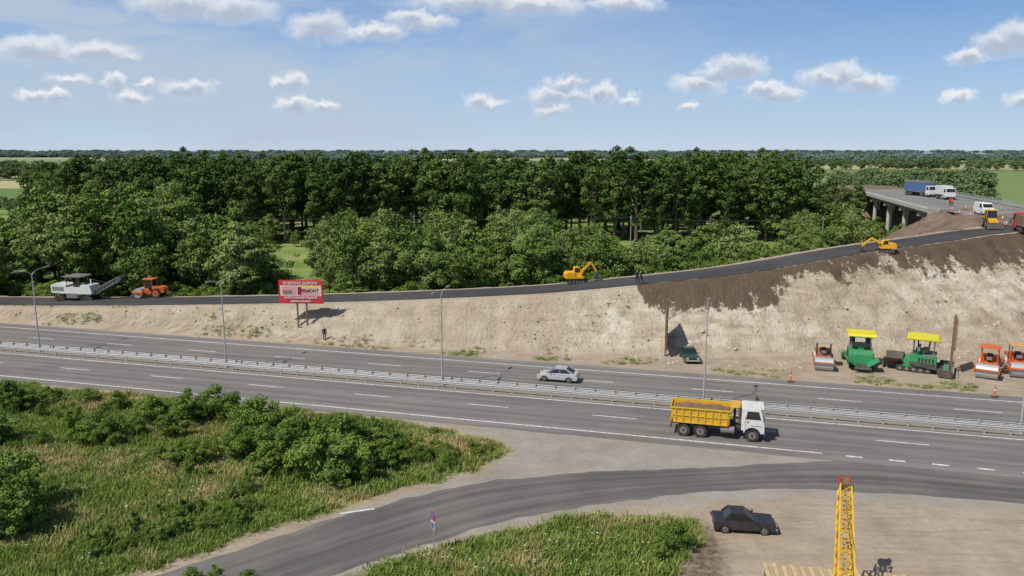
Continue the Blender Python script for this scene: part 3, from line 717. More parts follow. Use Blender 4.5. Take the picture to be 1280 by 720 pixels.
# ------------------------------------------------------------ cones, posts, signs
def cone_(p,s=1):
    b=B(); b.box((0,0,.03),(.4,.4,.06),blackp); b.cone((0,0,.06),(0,0,.3),.16,.115,orange,12); b.cone((0,0,.3),(0,0,.48),.117,.085,white,12); b.cone((0,0,.48),(0,0,.78),.083,.03,orange,12)
    o=b.done('traffic_cone',loc=p); o.scale=(s,)*3
for u,v in((1199,268),(1207,262),(1213,271),(1217,262),(1206,258),(1246,279),(1253,276),(1196,262),(1221,259),(1190,264),(1258,283)):
    p=hit(u,v); cone_((p[0],p[1],p[2]+.12),1.3)
for u,v in((988,478),(1243,497)):
    x,y=S(u,v); e=empty('marker_post',(x,y,0)); b=B(); b.cone((0,0,0),(0,0,1.2),.09,.07,orange,10); b.cone((0,0,.7),(0,0,.85),.095,.095,white,10); b.done('post',e); b=B(); b.box((0,0,.05),(.5,.5,.1),blackp); b.done('base',e)
x,y=S(543,690); e=empty('traffic_sign',(x,y,0),math.radians(-60)); b=B(); b.cyl((0,0,1.35),.035,2.7,'z',steel,10); b.done('post',e)
b=B(); b.cyl((0,-.05,2.35),.32,.03,'y',redp,24); b.cyl((0,-.07,2.35),.25,.03,'y',blue,24); b.box((0,-.06,1.75),(.5,.03,.5),white);b.box((0,-.08,1.75),(.4,.02,.4),blue); b.done('sign_plate',e)
def billboard(loc,yaw,facemat,back,w=6,h=3,z=3.2,text=None,nposts=2,dx=.6):
    e=empty('billboard',loc,yaw); b=B()
    for k in range(nposts):
        x=(-dx if k==0 else dx) if nposts==2 else 0
        b.box((x,.15,(z+h)/2),(.18,.18,z+h),rust)
    b.box((0,.1,z+.3),(w,.12,.12),rust); b.box((0,.1,z+h-.3),(w,.12,.12),rust)
    b.done('posts',e); b=B(); b.box((0,0,z+h/2),(w,.1,h),back); b.box((0,-.06,z+h/2),(w-.1,.03,h-.1),facemat); b.done('panel',e)
    if text:
        for (s,sz,xx,zz,mt) in text:
            c=bpy.data.curves.new('lettering','FONT'); c.body=s; c.size=sz; c.align_x='CENTER'; c.extrude=.01; c.offset=.012
            o=bpy.data.objects.new('lettering',c); sc.collection.objects.link(o); o.parent=e; o.location=(xx,-.14,zz); o.rotation_euler=(math.pi/2,0,0); c.materials.append(mt)
    return e
redb=pm('billboard_red',(.60,.035,.05),.5,0,.05); pinkb=pm('billboard_pink',(.70,.34,.34),.5,0,.1); maroon=pm('billboard_maroon',(.28,.02,.04),.5,0,.05); paleb=pm('billboard_pale',(.75,.68,.62),.5,0,.25,dcol=(.45,.25,.2))
x,y=S(379,424); e=billboard((x,y,hz(x,y)),math.radians(-4),redb,redb,5.7,3.0,3.15,[("БУДУЄМО ДОРОГИ",.46,0,5.62,white),("РЕМОНТ",.60,1.1,4.62,maroon),("КАПІТАЛЬНИЙ РЕМОНТ",.36,0,3.78,white),("дороги області",.36,0,3.36,white)])
b=B(); b.box((0,-.085,4.8),(5.3,.02,1.35),paleb); b.box((-1.5,-.10,4.8),(1.9,.02,1.15),pinkb); b.box((-1.7,-.115,4.62),(1.2,.02,.5),greyp); b.box((1.1,-.10,5.28),(2.4,.02,.25),roofy); b.box((1.1,-.10,4.35),(2.6,.02,.3),pinkb); b.box((-.15,-.115,4.8),(.5,.02,1.0),maroon); b.done('picture',e)
x,y=S(834,444); billboard((x,y+.5,0),math.radians(79),blackp,darksteel,3.6,5.0,.9,None,2,1.0)
x,y=S(1193,466); billboard((x,y+.5,0),math.radians(64.5),rust,pm('weathered_wood',(.36,.25,.15),.8,0,.4),3.0,3.6,2.6,None,2,.5)
# ------------------------------------------------------------ crane boom + planks
e=empty('mobile_crane',(15.3,33,0),0); b=B()
p0,p1=Vector((0.0,0,2.1)),Vector((2.65,7.0,6.0))
d=(p1-p0).normalized(); a=Vector((1,0,0)); a=(a-d*a.dot(d)).normalized(); c=a.cross(d)
Ln=(p1-p0).length; nseg=14
def corner(t,i,j):
    w=.44*(1-.35*t); return p0+d*Ln*t+a*i*w+c*j*w
for i in(-1,1):
    for j in(-1,1): b.beam(corner(0,i,j),corner(1,i,j),.08,.08,yellow)
for k in range(nseg):
    t0,t1=k/nseg,(k+1)/nseg; s=1 if k%2 else -1
    for j in(-1,1):
        b.beam(corner(t0,-s,j),corner(t1,s,j),.05,.05,yellow); b.beam(corner(t0,j,-s),corner(t1,j,s),.05,.05,yellow)
        b.beam(corner(t0,-1,j),corner(t0,1,j),.05,.05,yellow); b.beam(corner(t0,j,-1),corner(t0,j,1),.05,.05,yellow)
b.done('lattice_boom',e)
b=B(); b.box(p1+d*.2,(.55,.4,.35),rust); b.cyl(p1+d*.45,.24,.4,'x',rust,16); b.box(p1+d*.5+Vector((.24,0,0)),(.06,.4,.5),redp); b.box(p1+d*.5-Vector((.24,0,0)),(.06,.4,.5),redp)
b.done('boom_head',e)
b=B(); hk=p1+Vector((.62,.35,0)); b.beam(p1+d*.45,hk,.05,.05,rust); b.beam(hk,hk-Vector((0,0,3.2)),.03,.03,darksteel); b.box(hk-Vector((0,0,3.3)),(.25,.2,.35),rust); b.cone(hk-Vector((0,0,3.5)),hk-Vector((0,0,3.8)),.06,.04,darksteel)
b.beam(p0+Vector((0,-1,2)),p1,.03,.03,darksteel); b.done('cable_and_hook',e)
b=B(); b.box((0,-3,1.1),(2.4,9,.5),darksteel); b.box((0,-1.6,1.9),(2.4,2.8,1.0),yellow); b.box((-.7,-5.8,2),(1,1.4,1.5),yellow); b.box((.9,-1,2.9),(.7,1.2,1.2),glass)
for y in(-6.3,-2.6,-1.2,.6):
    for x in(-1.05,1.05): b.cyl((x,y,.55),.55,.4,'x',rubber,20)
b.done('carrier',e,.02)
x,y=S(952,703,.9); e=empty('timber_planks',(x-.4,y-2.75,0),math.radians(-9))
for nm,mt,k0 in(('planks_light',wood,0),('planks_dark',wood2,1)):
    b=B()
    for k in range(k0,36,2):
        r=random.Random(k); b.box((.12+k*.245,1.2+r.uniform(-.12,.12),.9+r.uniform(-.015,.015)),(.225,2.9,.06),mt)
    b.done(nm,e)
b=B(); b.box((4.5,.3,.6),(8.9,.15,.5),rust); b.box((4.5,2.2,.6),(8.9,.15,.5),rust)
for xx in(.5,8.4):
    for yy0 in(.3,2.2): b.box((xx,yy0,.18),(.3,.3,.36),rust)
b.done('frame',e)
# ------------------------------------------------------------ people
def person_mat(name,legs,torso,hair=(.03,.02,.015)):
    m,nt,out=newmat(name); z=nd(nt,'ShaderNodeSeparateXYZ',{0:nd(nt,'ShaderNodeTexCoord').outputs['Object']}).outputs[2]
    c=mix(nt,mr(nt,z,.08,.09),(.03,.025,.02),legs); c=mix(nt,mr(nt,z,.93,.94),c,torso); c=mix(nt,mr(nt,z,1.47,1.48),c,(.45,.27,.18)); c=mix(nt,mr(nt,z,1.68,1.69),c,hair)
    pbsdf(nt,out,c,.85); return m
def person(loc,yaw,mat,walk=.2,h=1.0):
    V=[((0,0,.95),.15),((0,0,1.2),.14),((0,0,1.42),.15),((.01,0,1.52),.06),((.02,0,1.62),.095),((.02,0,1.72),.085)]
    E=[(0,1),(1,2),(2,3),(3,4),(4,5)]
    for sg in(-1,1):
        w=walk*sg; o=len(V)
        V+=[((0,sg*.10,.9),.10),((w*.5,sg*.11,.5),.07),((w*.7-.03,sg*.11,.1),.045),((w*.7+.14,sg*.12,.04),.04)]
        E+=[(0,o),(o,o+1),(o+1,o+2),(o+2,o+3)]
        o=len(V); V+=[((0,sg*.19,1.42),.065),((-w*.3,sg*.25,1.13),.048),((-w*.6+.08,sg*.25,.9),.035),((-w*.65+.10,sg*.24,.80),.035)]
        E+=[(2,o),(o,o+1),(o+1,o+2),(o+2,o+3)]
    me=bpy.data.meshes.new('person'); me.from_pydata([v[0] for v in V],E,[]); o=bpy.data.objects.new('person',me); sc.collection.objects.link(o)
    md=o.modifiers.new('s','SKIN')
    for i,(p,r) in enumerate(V):
        sv=me.skin_vertices[0].data[i]; sv.radius=(r,r*(1.25 if i in(0,1,2) else 1)); sv.use_root=(i==0)
    ms=o.modifiers.new('u','SUBSURF'); ms.levels=1; ms.render_levels=1
    me.materials.append(mat); o.location=loc; o.rotation_euler=(0,0,yaw); o.scale=(h,)*3
pmA=person_mat('worker_dark',(.04,.05,.09),(.05,.05,.06)); pmB=person_mat('worker_vest',(.05,.05,.07),(.75,.22,.03)); pmC=person_mat('worker_blue',(.06,.06,.08),(.04,.25,.38)); pmD=person_mat('worker_red',(.05,.05,.06),(.6,.04,.04))
def ppl(u,v,m,yaw=0,walk=.2,off=.1):
    p=hit(u,v); person((p[0],p[1],p[2]+off),yaw,m,walk)
ppl(801,356,pmA,2.5,.3);ppl(796,355,pmA,-1,.1);ppl(406,428,pmA,-1.4,.1,.0)
ppl(1262,284,pmC,-1.5);ppl(1268,284,pmC,2);ppl(1275,286,pmB,-2)
for u,v,mt in((1187,257.5,pmD),(1190,258,pmB)):
    x,y=S(u,v,11.8); person((x,y,11.8),-1.5,mt,.1)
# ------------------------------------------------------------ power line
x_=[-150,-108,-64,-20,24,62]; polesT=[]
wire=pm('wire_dark',(.04,.04,.04),.6,0,.0)
for x in x_:
    y=160-.05*x; e=empty('utility_pole',(x,y,0)); b=B(); b.cone((0,0,0),(0,0,11),.15,.09,pm('pole_concrete',(.30,.28,.25),.9,0,.2),8); b.done('pole',e)
    b=B(); b.box((0,0,10.3),(.1,1.8,.12),darksteel); [b.cyl((0,t,10.5),.05,.25,'z',white,8) for t in(-.8,0,.8)]; b.done('crossarm',e); polesT.append((x,y))
b=B()
for (xa,ya),(xb,yb) in zip(polesT,polesT[1:]):
    for t in(-.8,0,.8):
        pr=None
        for k in range(9):
            q=k/8; p=(xa+(xb-xa)*q,ya+(yb-ya)*q+t,10.62-4*.7*q*(1-q))
            if pr: b.beam(pr,p,.04,.04,wire)
            pr=p
b.done('power_line')
# ------------------------------------------------------------ vegetation
def leafmat(name,c1,c2,c3,trans=.0,nscale=.5):
    m,nt,out=newmat(name); oi=nd(nt,'ShaderNodeObjectInfo').outputs['Random']
    pos=nd(nt,'ShaderNodeNewGeometry').outputs['Position']; n=noise(nt,pos,nscale,1)
    c=mix(nt,oi,c1,c2); c=mix(nt,mr(nt,n,.4,.66,0,.8),c,c3)
    d=nd(nt,'ShaderNodeBsdfDiffuse',{'Color':c})
    if trans:
        t=nd(nt,'ShaderNodeBsdfTranslucent',{'Color':c})
        s=nd(nt,'ShaderNodeMixShader',{0:trans,1:d.outputs[0],2:t.outputs[0]}); nt.links.new(s.outputs[0],out.inputs[0])
    else: nt.links.new(d.outputs[0],out.inputs[0])
    return m
lf_forest=leafmat('forest_leaves',(.050,.092,.024),(.145,.190,.058),(.095,.150,.040))
lf_tree=leafmat('tree_leaves',(.080,.150,.030),(.180,.245,.060),(.175,.235,.07))
lf_tree2=leafmat('light_tree_leaves',(.15,.21,.05),(.22,.28,.09),(.23,.285,.105))
lf_bush=leafmat('bush_leaves',(.105,.190,.034),(.18,.26,.052),(.21,.27,.075),.15)
lf_far_hazed=leafmat('far_leaves_hazed',(.095,.15,.065),(.17,.225,.10),(.13,.19,.09))  # aerial haze painted into the leaf colour, paler and greyer green
lf_vfar_hazed=leafmat('very_far_leaves_hazed',(.13,.19,.17),(.155,.22,.18),(.16,.22,.20))  # stronger distance haze put into the colour as blue-grey leaves
bark=pm('bark',(.12,.09,.065),.95,0,.2)
def quads(C,Nn,size,jit=.5,r=rng):
    n=len(C); Nn=Nn*.85+np.array([-.2,-.13,.36])+r.normal(0,jit,(n,3)); Nn/=np.linalg.norm(Nn,axis=1)[:,None]+1e-9
    t=np.cross(Nn,r.normal(0,1,(n,3))); t/=np.linalg.norm(t,axis=1)[:,None]+1e-9; bt=np.cross(Nn,t)
    s=(size*r.uniform(.5,1.3,n))[:,None]
    return np.stack([C-t*s*.62,C-bt*s*.35+t*s*.1,C+t*s*.62-Nn*s*.12,C+bt*s*.38+t*s*.05],1).reshape(-1,3)
def tree_mesh(name,h,cr,base,ncl,nl,leaf,lm,seed,trunk=True,rlo=.20,rhi=.36):
    r=np.random.default_rng(seed); b=B(); rr=random.Random(seed)
    cz=(h+base)/2; hz_=(h-base)/2; allv=[]; cl=[]
    lob=[rr.uniform(0,6.28) for _ in range(5)]
    for i in range(ncl):
        p=r.normal(0,1,3); p/=np.linalg.norm(p); rad=r.uniform(.35,1)**.6
        az=math.atan2(p[1],p[0]); k=1+.2*math.cos(3*az+lob[0])+.16*math.cos(2*az+lob[1])+.14*math.sin(4*p[2]+lob[2])
        hk=.82+.26*math.cos(2*az+lob[3])*abs(p[0])+.1*math.cos(5*az+lob[4])
        q=np.array([p[0]*cr*k*rad,p[1]*cr*k*rad,cz+p[2]*hz_*rad*(hk if p[2]>0 else .95)])
        rc=cr*r.uniform(rlo,rhi); cl.append((q,rc))
        m_=int(nl/ncl*(rc/(cr*.28))**2); d=r.normal(0,1,(m_,3)); d[:,2]=d[:,2]*.8+.25; d/=np.linalg.norm(d,axis=1)[:,None]
        rad=r.uniform(.5,1.08,m_)[:,None]; C=q+d*rc*rad*np.array([1,1,.72])
        allv.append(quads(C,d,leaf,.40,r))
    m_=nl//10; d=r.normal(0,1,(m_,3)); d/=np.linalg.norm(d,axis=1)[:,None]; C=np.array([0,0,cz])+d*np.array([cr,cr,hz_])*r.uniform(.2,.85,m_)[:,None]
    allv.append(quads(C,d,leaf,.8,r))
    VV=np.vstack(allv); n=len(VV)//4; LF=np.arange(n*4).reshape(n,4)
    if trunk:
        b.cone((0,0,-.3),(rr.uniform(-.2,.2),rr.uniform(-.2,.2),base+hz_*.9),h*.017,h*.007,bark,7)
        for q,rc in cl[:14]:
            z0=rr.uniform(base*.7,cz); b.cone((0,0,z0),tuple(q),h*.006,h*.002,bark,5,False)
        V2=np.array(b.v); quadf=[f for f in b.f if len(f)==4]; o=len(VV)
        VV=np.vstack([VV,V2]); LF=np.vstack([LF,np.array(quadf)+o])
    me=npmesh(name,VV,LF); me.materials.append(lm); me.materials.append(bark)
    mi=np.zeros(len(me.polygons),np.int32); mi[n:]=1; me.polygons.foreach_set('material_index',mi)
    return me
fm=[tree_mesh('forest_tree',h,cr,h*.16,40,5000,.62,lf_forest,50+i,rlo=.18,rhi=.34) for i,(h,cr) in enumerate([(24,4.6),(24,5.4),(24,4.0),(24,5.0),(24,5.8)])]
tm=[tree_mesh('tree_crown',12,cr,bs,42,7500,.35,lm_,80+i,rlo=.15,rhi=.33) for i,(cr,bs,lm_) in enumerate([(3.9,1.6,lf_tree),(4.6,1.2,lf_tree2),(3.0,1.8,lf_tree),(4.3,.9,lf_tree),(3.4,1.0,lf_tree2),(2.6,1.0,lf_tree)])]
bm_=[tree_mesh('bush_crown',3,cr,.1,30,5500,.155,lf_bush,120+i,rlo=.16,rhi=.34) for i,(cr) in enumerate([1.7,1.35,2.0,1.5])]
ff_=[tree_mesh('far_tree',16,cr,1.0,26,1000,1.1,lf_far_hazed,160+i,trunk=False) for i,cr in enumerate([5,6.5,8])]
vf_=[tree_mesh('farther_tree',16,cr,.5,22,700,2.4,lf_vfar_hazed,180+i,trunk=False) for i,cr in enumerate([9,13,18])]
def scatter(name,pts,rz,scl,meshes,wts=None):
    col=bpy.data.collections.new(name+'_source')
    for i,me_ in enumerate(meshes):
        o=bpy.data.objects.new('%s_kind_%02d'%(name,i),me_); col.objects.link(o)
    me=bpy.data.meshes.new(name); me.vertices.add(len(pts)); me.vertices.foreach_set('co',np.ascontiguousarray(pts,dtype=np.float32).ravel())
    a=me.attributes.new('rz','FLOAT','POINT'); a.data.foreach_set('value',np.asarray(rz,dtype=np.float32))
    a=me.attributes.new('scl','FLOAT_VECTOR','POINT'); a.data.foreach_set('vector',np.ascontiguousarray(scl,dtype=np.float32).ravel())
    a=me.attributes.new('pick','INT','POINT'); a.data.foreach_set('value',rng.choice(len(meshes),len(pts),p=wts).astype(np.int32))
    o=bpy.data.objects.new(name,me); sc.collection.objects.link(o)
    ng=bpy.data.node_groups.new(name,'GeometryNodeTree'); ng.interface.new_socket('Geometry',in_out='INPUT',socket_type='NodeSocketGeometry'); ng.interface.new_socket('Geometry',in_out='OUTPUT',socket_type='NodeSocketGeometry')
    gi=ng.nodes.new('NodeGroupInput'); go=ng.nodes.new('NodeGroupOutput'); ip=ng.nodes.new('GeometryNodeInstanceOnPoints'); ci=ng.nodes.new('GeometryNodeCollectionInfo')
    ci.inputs['Collection'].default_value=col; ci.inputs['Separate Children'].default_value=True; ci.inputs['Reset Children'].default_value=True
    def na(n,t):
        x=ng.nodes.new('GeometryNodeInputNamedAttribute'); x.data_type=t; x.inputs['Name'].default_value=n
        return [q for q in x.outputs if q.enabled and q.name=='Attribute'][0]
    cx=ng.nodes.new('ShaderNodeCombineXYZ'); L=ng.links.new
    L(gi.outputs[0],ip.inputs['Points']); L(ci.outputs[0],ip.inputs['Instance']); ip.inputs['Pick Instance'].default_value=True
    L(na('pick','INT'),ip.inputs['Instance Index']); L(na('rz','FLOAT'),cx.inputs[2]); L(cx.outputs[0],ip.inputs['Rotation']); L(na('scl','FLOAT_VECTOR'),ip.inputs['Scale']); L(ip.outputs[0],go.inputs[0])
    o.modifiers.new('scatter','NODES').node_group=ng; return o
def zone(u0,u1,y0,y1,h0,h1,n,ref,maxz=1.0,mind=0):
    P=[];Sx=[];tries=0
    while len(P)<n and tries<n*12:
        tries+=1
        u=R.uniform(u0,u1); y=R.uniform(y0,y1); x=(u-640)/F*(y*cP+15*sP)
        if mind and any((x-p[0])**2+(y-p[1])**2<mind*mind for p in P): continue
        z=hz(x,y)
        if z>maxz: continue
        h=R.uniform(h0,h1); s=h/ref; w=s*R.uniform(.85,1.25); P.append((x,y,z)); Sx.append((w,w,s))
    return P,Sx
def join(zs):
    P=[];Q=[]
    for a,b_ in zs: P+=a;Q+=b_
    return P,Q
P,Q=join([zone(190,1000,206,224,18,25.5,80,24,mind=4),zone(195,985,222,290,20,26.3,150,24,mind=5.5),
  zone(95,195,212,290,19,24.5,45,24,mind=4),zone(40,100,240,330,18,22,22,24,mind=4),zone(1000,1075,225,300,10,17,22,24,mind=5)])
scatter('forest',P,[R.uniform(0,6.28) for _ in P],Q,fm)
def trees(zn,meshes,name='deciduous_tree'):
    for p,s in zip(*zn):
        o=bpy.data.objects.new(name,R.choice(meshes)); sc.collection.objects.link(o); o.location=p; o.scale=s; o.rotation_euler=(0,0,R.uniform(0,6.28))
trees(zone(-150,60,124,150,10,14,18,12,mind=4),tm);trees(zone(60,180,124,150,13,18.5,16,12,mind=4),tm); trees(zone(175,300,122,148,9,14.5,18,12,mind=4),tm); trees(zone(295,345,120,128,5,9,6,12),tm)
trees(zone(-200,50,155,200,9,12.5,18,12,mind=5),tm);trees(zone(50,230,155,200,14,18,20,12,mind=5),tm)
trees(zone(405,700,124,142,8,14.2,32,12,mind=3.5),tm); trees(zone(690,1010,122,145,6.5,12,32,12,.6,mind=3.5),tm)
trees(zone(405,760,145,190,9,13,20,12,mind=5),tm)
trees(zone(1000,1072,150,205,8,13,16,12,mind=4),tm); trees(zone(1065,1130,165,215,4.5,7,12,12,mind=3),tm)
trees(zone(300,420,180,205,4,9,9,12,mind=4),tm)
P=[];Q=[]
g_=np.gradient(RAMP[:,:2],axis=0); T_=g_/np.hypot(g_[:,0],g_[:,1])[:,None]
for i in range(len(RAMP)):
    if -125<RAMP[i,0]<46:
        for _ in range(4):
            t=R.uniform(7,17); x=RAMP[i,0]-T_[i,1]*t+R.uniform(-1,1); y=RAMP[i,1]+T_[i,0]*t
            u_=640+F*x/(y*cP+20*sP)
            s=R.uniform(.35,1.25)*(.35 if 335<u_<405 else 1); P.append((x,y,hz(x,y)-.1)); Q.append((s*1.1,s*1.1,s))
scatter('roadside_shrubs',P,[R.uniform(0,6.28) for _ in P],Q,bm_)
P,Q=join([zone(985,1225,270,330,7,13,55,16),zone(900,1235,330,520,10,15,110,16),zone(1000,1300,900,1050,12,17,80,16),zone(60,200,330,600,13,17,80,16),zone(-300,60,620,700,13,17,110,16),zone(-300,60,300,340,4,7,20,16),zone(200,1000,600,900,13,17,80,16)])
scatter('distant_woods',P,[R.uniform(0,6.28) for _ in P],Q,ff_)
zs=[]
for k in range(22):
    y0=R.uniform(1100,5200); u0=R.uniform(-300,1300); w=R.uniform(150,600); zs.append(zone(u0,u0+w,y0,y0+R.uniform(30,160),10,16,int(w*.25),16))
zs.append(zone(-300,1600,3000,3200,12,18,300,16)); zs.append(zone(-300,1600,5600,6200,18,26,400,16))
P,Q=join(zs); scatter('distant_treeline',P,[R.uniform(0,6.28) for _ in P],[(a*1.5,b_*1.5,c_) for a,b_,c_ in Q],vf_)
for u,v,h in [(15,515,3.2),(60,500,1.6),(95,540,2.0),(125,553,2.8),(150,512,1.8),(190,530,3.0),(232,532,3.2),(270,522,2.8),(300,572,3.0),(345,590,4.0),(400,600,4.4),(432,575,3.6),(325,545,3.0),(460,572,2.8),(490,585,2.2),(525,578,1.6),(560,578,1.2),(0,640,4.4),(25,665,3.6),(243,580,2.8),(375,565,3.4),(600,572,1.0),(270,728,1.2),(240,735,1.1),(310,730,.9),(845,688,1.5),(825,700,1.3),(500,560,1.6),(210,548,2.4),(170,545,2.0),(290,625,1.1),(420,610,2.0),(-40,560,4),(-60,620,4),(545,562,1.1),(455,600,1.6),(0,495,1.6),(360,535,1.8),(110,505,1.4)]:
    x,y=S(u,v)
    for k in range(2 if h>2 else 1):
        o=bpy.data.objects.new('bush',R.choice(bm_)); sc.collection.objects.link(o); s=h/3*R.uniform(.8,1.1)
        o.location=(x+R.uniform(-1,1)*k,y+R.uniform(-.8,.8)*k,-.05); o.scale=(s*1.0,s*1.0,s*1.1*(1-.25*k)); o.rotation_euler=(0,0,R.uniform(0,6.28))
P=[];Q=[]
for _ in range(900):
    u,v=R.uniform(-20,640),R.uniform(488,720); x,y=S(u,v)
    if sdpoly(grassL,np.array([x]),np.array([y]))[0]<.8: continue
    dens2=mn.noise(Vector((x*.12,y*.12,5)))+(.25 if 480<v<600 and u>120 else -.12)
    if dens2<R.uniform(-.1,.35): continue
    s=R.uniform(.14,.42); P.append((x,y,-.05)); Q.append((s,s,s*R.uniform(.8,1.5)))
scatter('wild_shrubs',P,[R.uniform(0,6.28) for _ in P],Q,bm_)
def grassmat(name,c1,c2,c3):
    m,nt,out=newmat(name); oi=nd(nt,'ShaderNodeObjectInfo').outputs['Random']; pos=nd(nt,'ShaderNodeNewGeometry').outputs['Position']
    n=noise(nt,pos,.11,3); n2=noise(nt,pos,.4,2)
    c=mix(nt,oi,c1,c2); c=mix(nt,mr(nt,M(nt,'ADD',M(nt,'MULTIPLY',n,.7),M(nt,'MULTIPLY',n2,.3)),.49,.62,0,.85),c,c3)
    d=nd(nt,'ShaderNodeBsdfDiffuse',{'Color':c}); t=nd(nt,'ShaderNodeBsdfTranslucent',{'Color':c}); s=nd(nt,'ShaderNodeMixShader',{0:.3,1:d.outputs[0],2:t.outputs[0]}); nt.links.new(s.outputs[0],out.inputs[0]); return m
gm=grassmat('wild_grass',(.17,.26,.055),(.34,.40,.115),(.58,.48,.25)); fl=pm('pale_flower_heads',(.55,.56,.42),.8,0,.1)
def tuft(n,h,sp,seed,flow=0):
    r=np.random.default_rng(seed); V=[];Fc=[];mi=[]
    for k in range(n):
        a=r.uniform(0,6.28); p=np.array([r.normal(0,sp),r.normal(0,sp),0]); ln=h*r.uniform(.5,1.1); le=r.uniform(.2,.9)*ln; w=.028
        d=np.array([math.cos(a),math.sin(a),0]); s=np.array([-d[1],d[0],0])*w
        m1=p+d*le*.35+np.array([0,0,ln*.6]); tp=p+d*le+np.array([0,0,ln]); o=len(V)
        V+=[p-s,p+s,m1+s*.9,m1-s*.9,tp+s*.3,tp-s*.3]; Fc+=[[o,o+1,o+2,o+3],[o+3,o+2,o+4,o+5]]; mi+=[0,0]
        if k<flow:
            o=len(V); q=.045; c=tp+np.array([0,0,.05]); V+=[c+np.array(t_)*q for t_ in((-1,-1,0),(1,-1,.1),(1,1,0),(-1,1,.1))]; Fc.append([o,o+1,o+2,o+3]); mi.append(1)
    me=npmesh('grass_tuft',np.array(V),np.array(Fc)); me.materials.append(gm); me.materials.append(fl); me.polygons.foreach_set('material_index',np.array(mi,dtype=np.int32)); return me
tf=[tuft(22,.28,.24,1),tuft(22,.35,.24,2),tuft(16,.24,.25,3),tuft(20,.5,.2,4),tuft(26,.32,.3,5),tuft(18,.5,.3,6,3)]
tw=[.24,.22,.22,.08,.23,.01]
gx=rng.uniform(-75,12,90000); gy=rng.uniform(30,98,90000)
k=np.maximum(sdpoly(grassL,gx,gy),sdpoly(grassS,gx,gy))+np.array([mn.noise(Vector((a*.5,b_*.5,1)))*1.2 for a,b_ in zip(gx,gy)])
vis=(np.abs(gx)/(gy*cP+24*sP)<.72); keep=(k>.35)&vis
gx,gy=gx[keep][:32000],gy[keep][:32000]; ss=rng.uniform(.6,1.35,len(gx))
scatter('wild_grass',np.column_stack([gx,gy,np.zeros(len(gx))-.03]),rng.uniform(0,6.28,len(gx)),np.column_stack([ss,ss,ss*rng.uniform(.5,1.4,len(gx))]),tf,tw)
n=6000; s_=rng.uniform(-110,60,n); t_=rng.normal(14.2,1.2,n); t_=np.where(rng.random(n)<.5,t_,-10.1+rng.normal(0,.35,n)); ok=(t_>12.8)|((t_<-9.8)&(s_<-12)); ok&=np.array([mn.noise(Vector((a*.15,b_*.4,7)))>.12 for a,b_ in zip(s_,t_)])
s_,t_=s_[ok],t_[ok]; px=HDX*s_-HDY*t_; py=75.5+HDY*s_+HDX*t_; ss=rng.uniform(.3,.9,len(px))
scatter('verge_weeds',np.column_stack([px,py,height(px,py)]),rng.uniform(0,6.28,len(px)),np.column_stack([ss,ss,ss]),tf,tw)
rockm=pm('chalk_stone',(.58,.52,.42),.95,0,.4)
def rock(seed):
    bm=bmesh.new(); bmesh.ops.create_icosphere(bm,subdivisions=2,radius=.5)
    for v in bm.verts: v.co*=1+.45*mn.noise(v.co*2.3+Vector((seed,0,0)))
    me=bpy.data.meshes.new('stone'); bm.to_mesh(me); bm.free(); me.materials.append(rockm); return me
rk=[rock(i) for i in range(5)]
n=16000; rx=rng.uniform(-90,95,n); ry=rng.uniform(84,122,n); zz,tp_,lt_,dd_=height(rx,ry,True); tlr=HDX*(ry-75.5)-HDY*rx
ok=(lt_<0)&(dd_>.2)&(tlr>13.6)&((zz>.03)|(tlr>14.8))&((rx<15)|(zz<.6*tp_)); rx,ry,zz=rx[ok],ry[ok],zz[ok]; ss=rng.exponential(.085,len(rx)).clip(.05,.5)
scatter('stones',np.column_stack([rx,ry,zz]),rng.uniform(0,6.28,len(rx)),np.column_stack([ss,ss,ss*.7]),rk)
# ------------------------------------------------------------ light & sky
EL=math.radians(52); SA=math.radians(35)
sd=Vector((-math.cos(SA)*math.cos(EL),-math.sin(SA)*math.cos(EL),math.sin(EL)))
L_=bpy.data.lights.new('sun','SUN'); L_.energy=4.2; L_.angle=math.radians(.5); L_.color=(1,.95,.87); lo_=bpy.data.objects.new('sun',L_); sc.collection.objects.link(lo_); lo_.rotation_euler=sd.to_track_quat('Z','Y').to_euler()
w=bpy.data.worlds.new('World'); sc.world=w; w.use_nodes=True; nt=w.node_tree; nt.nodes.clear(); out=nt.nodes.new('ShaderNodeOutputWorld')
sky=nd(nt,'ShaderNodeTexSky',sky_type='NISHITA',sun_disc=False,sun_elevation=EL,sun_rotation=math.atan2(sd.x,sd.y)%(2*math.pi),air_density=1.0,dust_density=1.0,ozone_density=1.5)
tc=nd(nt,'ShaderNodeTexCoord').outputs['Generated']; sx=nd(nt,'ShaderNodeSeparateXYZ',{0:tc}); ysafe=M(nt,'MAXIMUM',sx.outputs[1],.05)
az=M(nt,'DIVIDE',sx.outputs[0],ysafe); el=M(nt,'DIVIDE',sx.outputs[2],ysafe)
Pv=nd(nt,'ShaderNodeCombineXYZ',{0:az,1:el,2:0.0}).outputs[0]
def cdir(u,v): d=ray(u,v); return d[0]/d[1],d[2]/d[1]
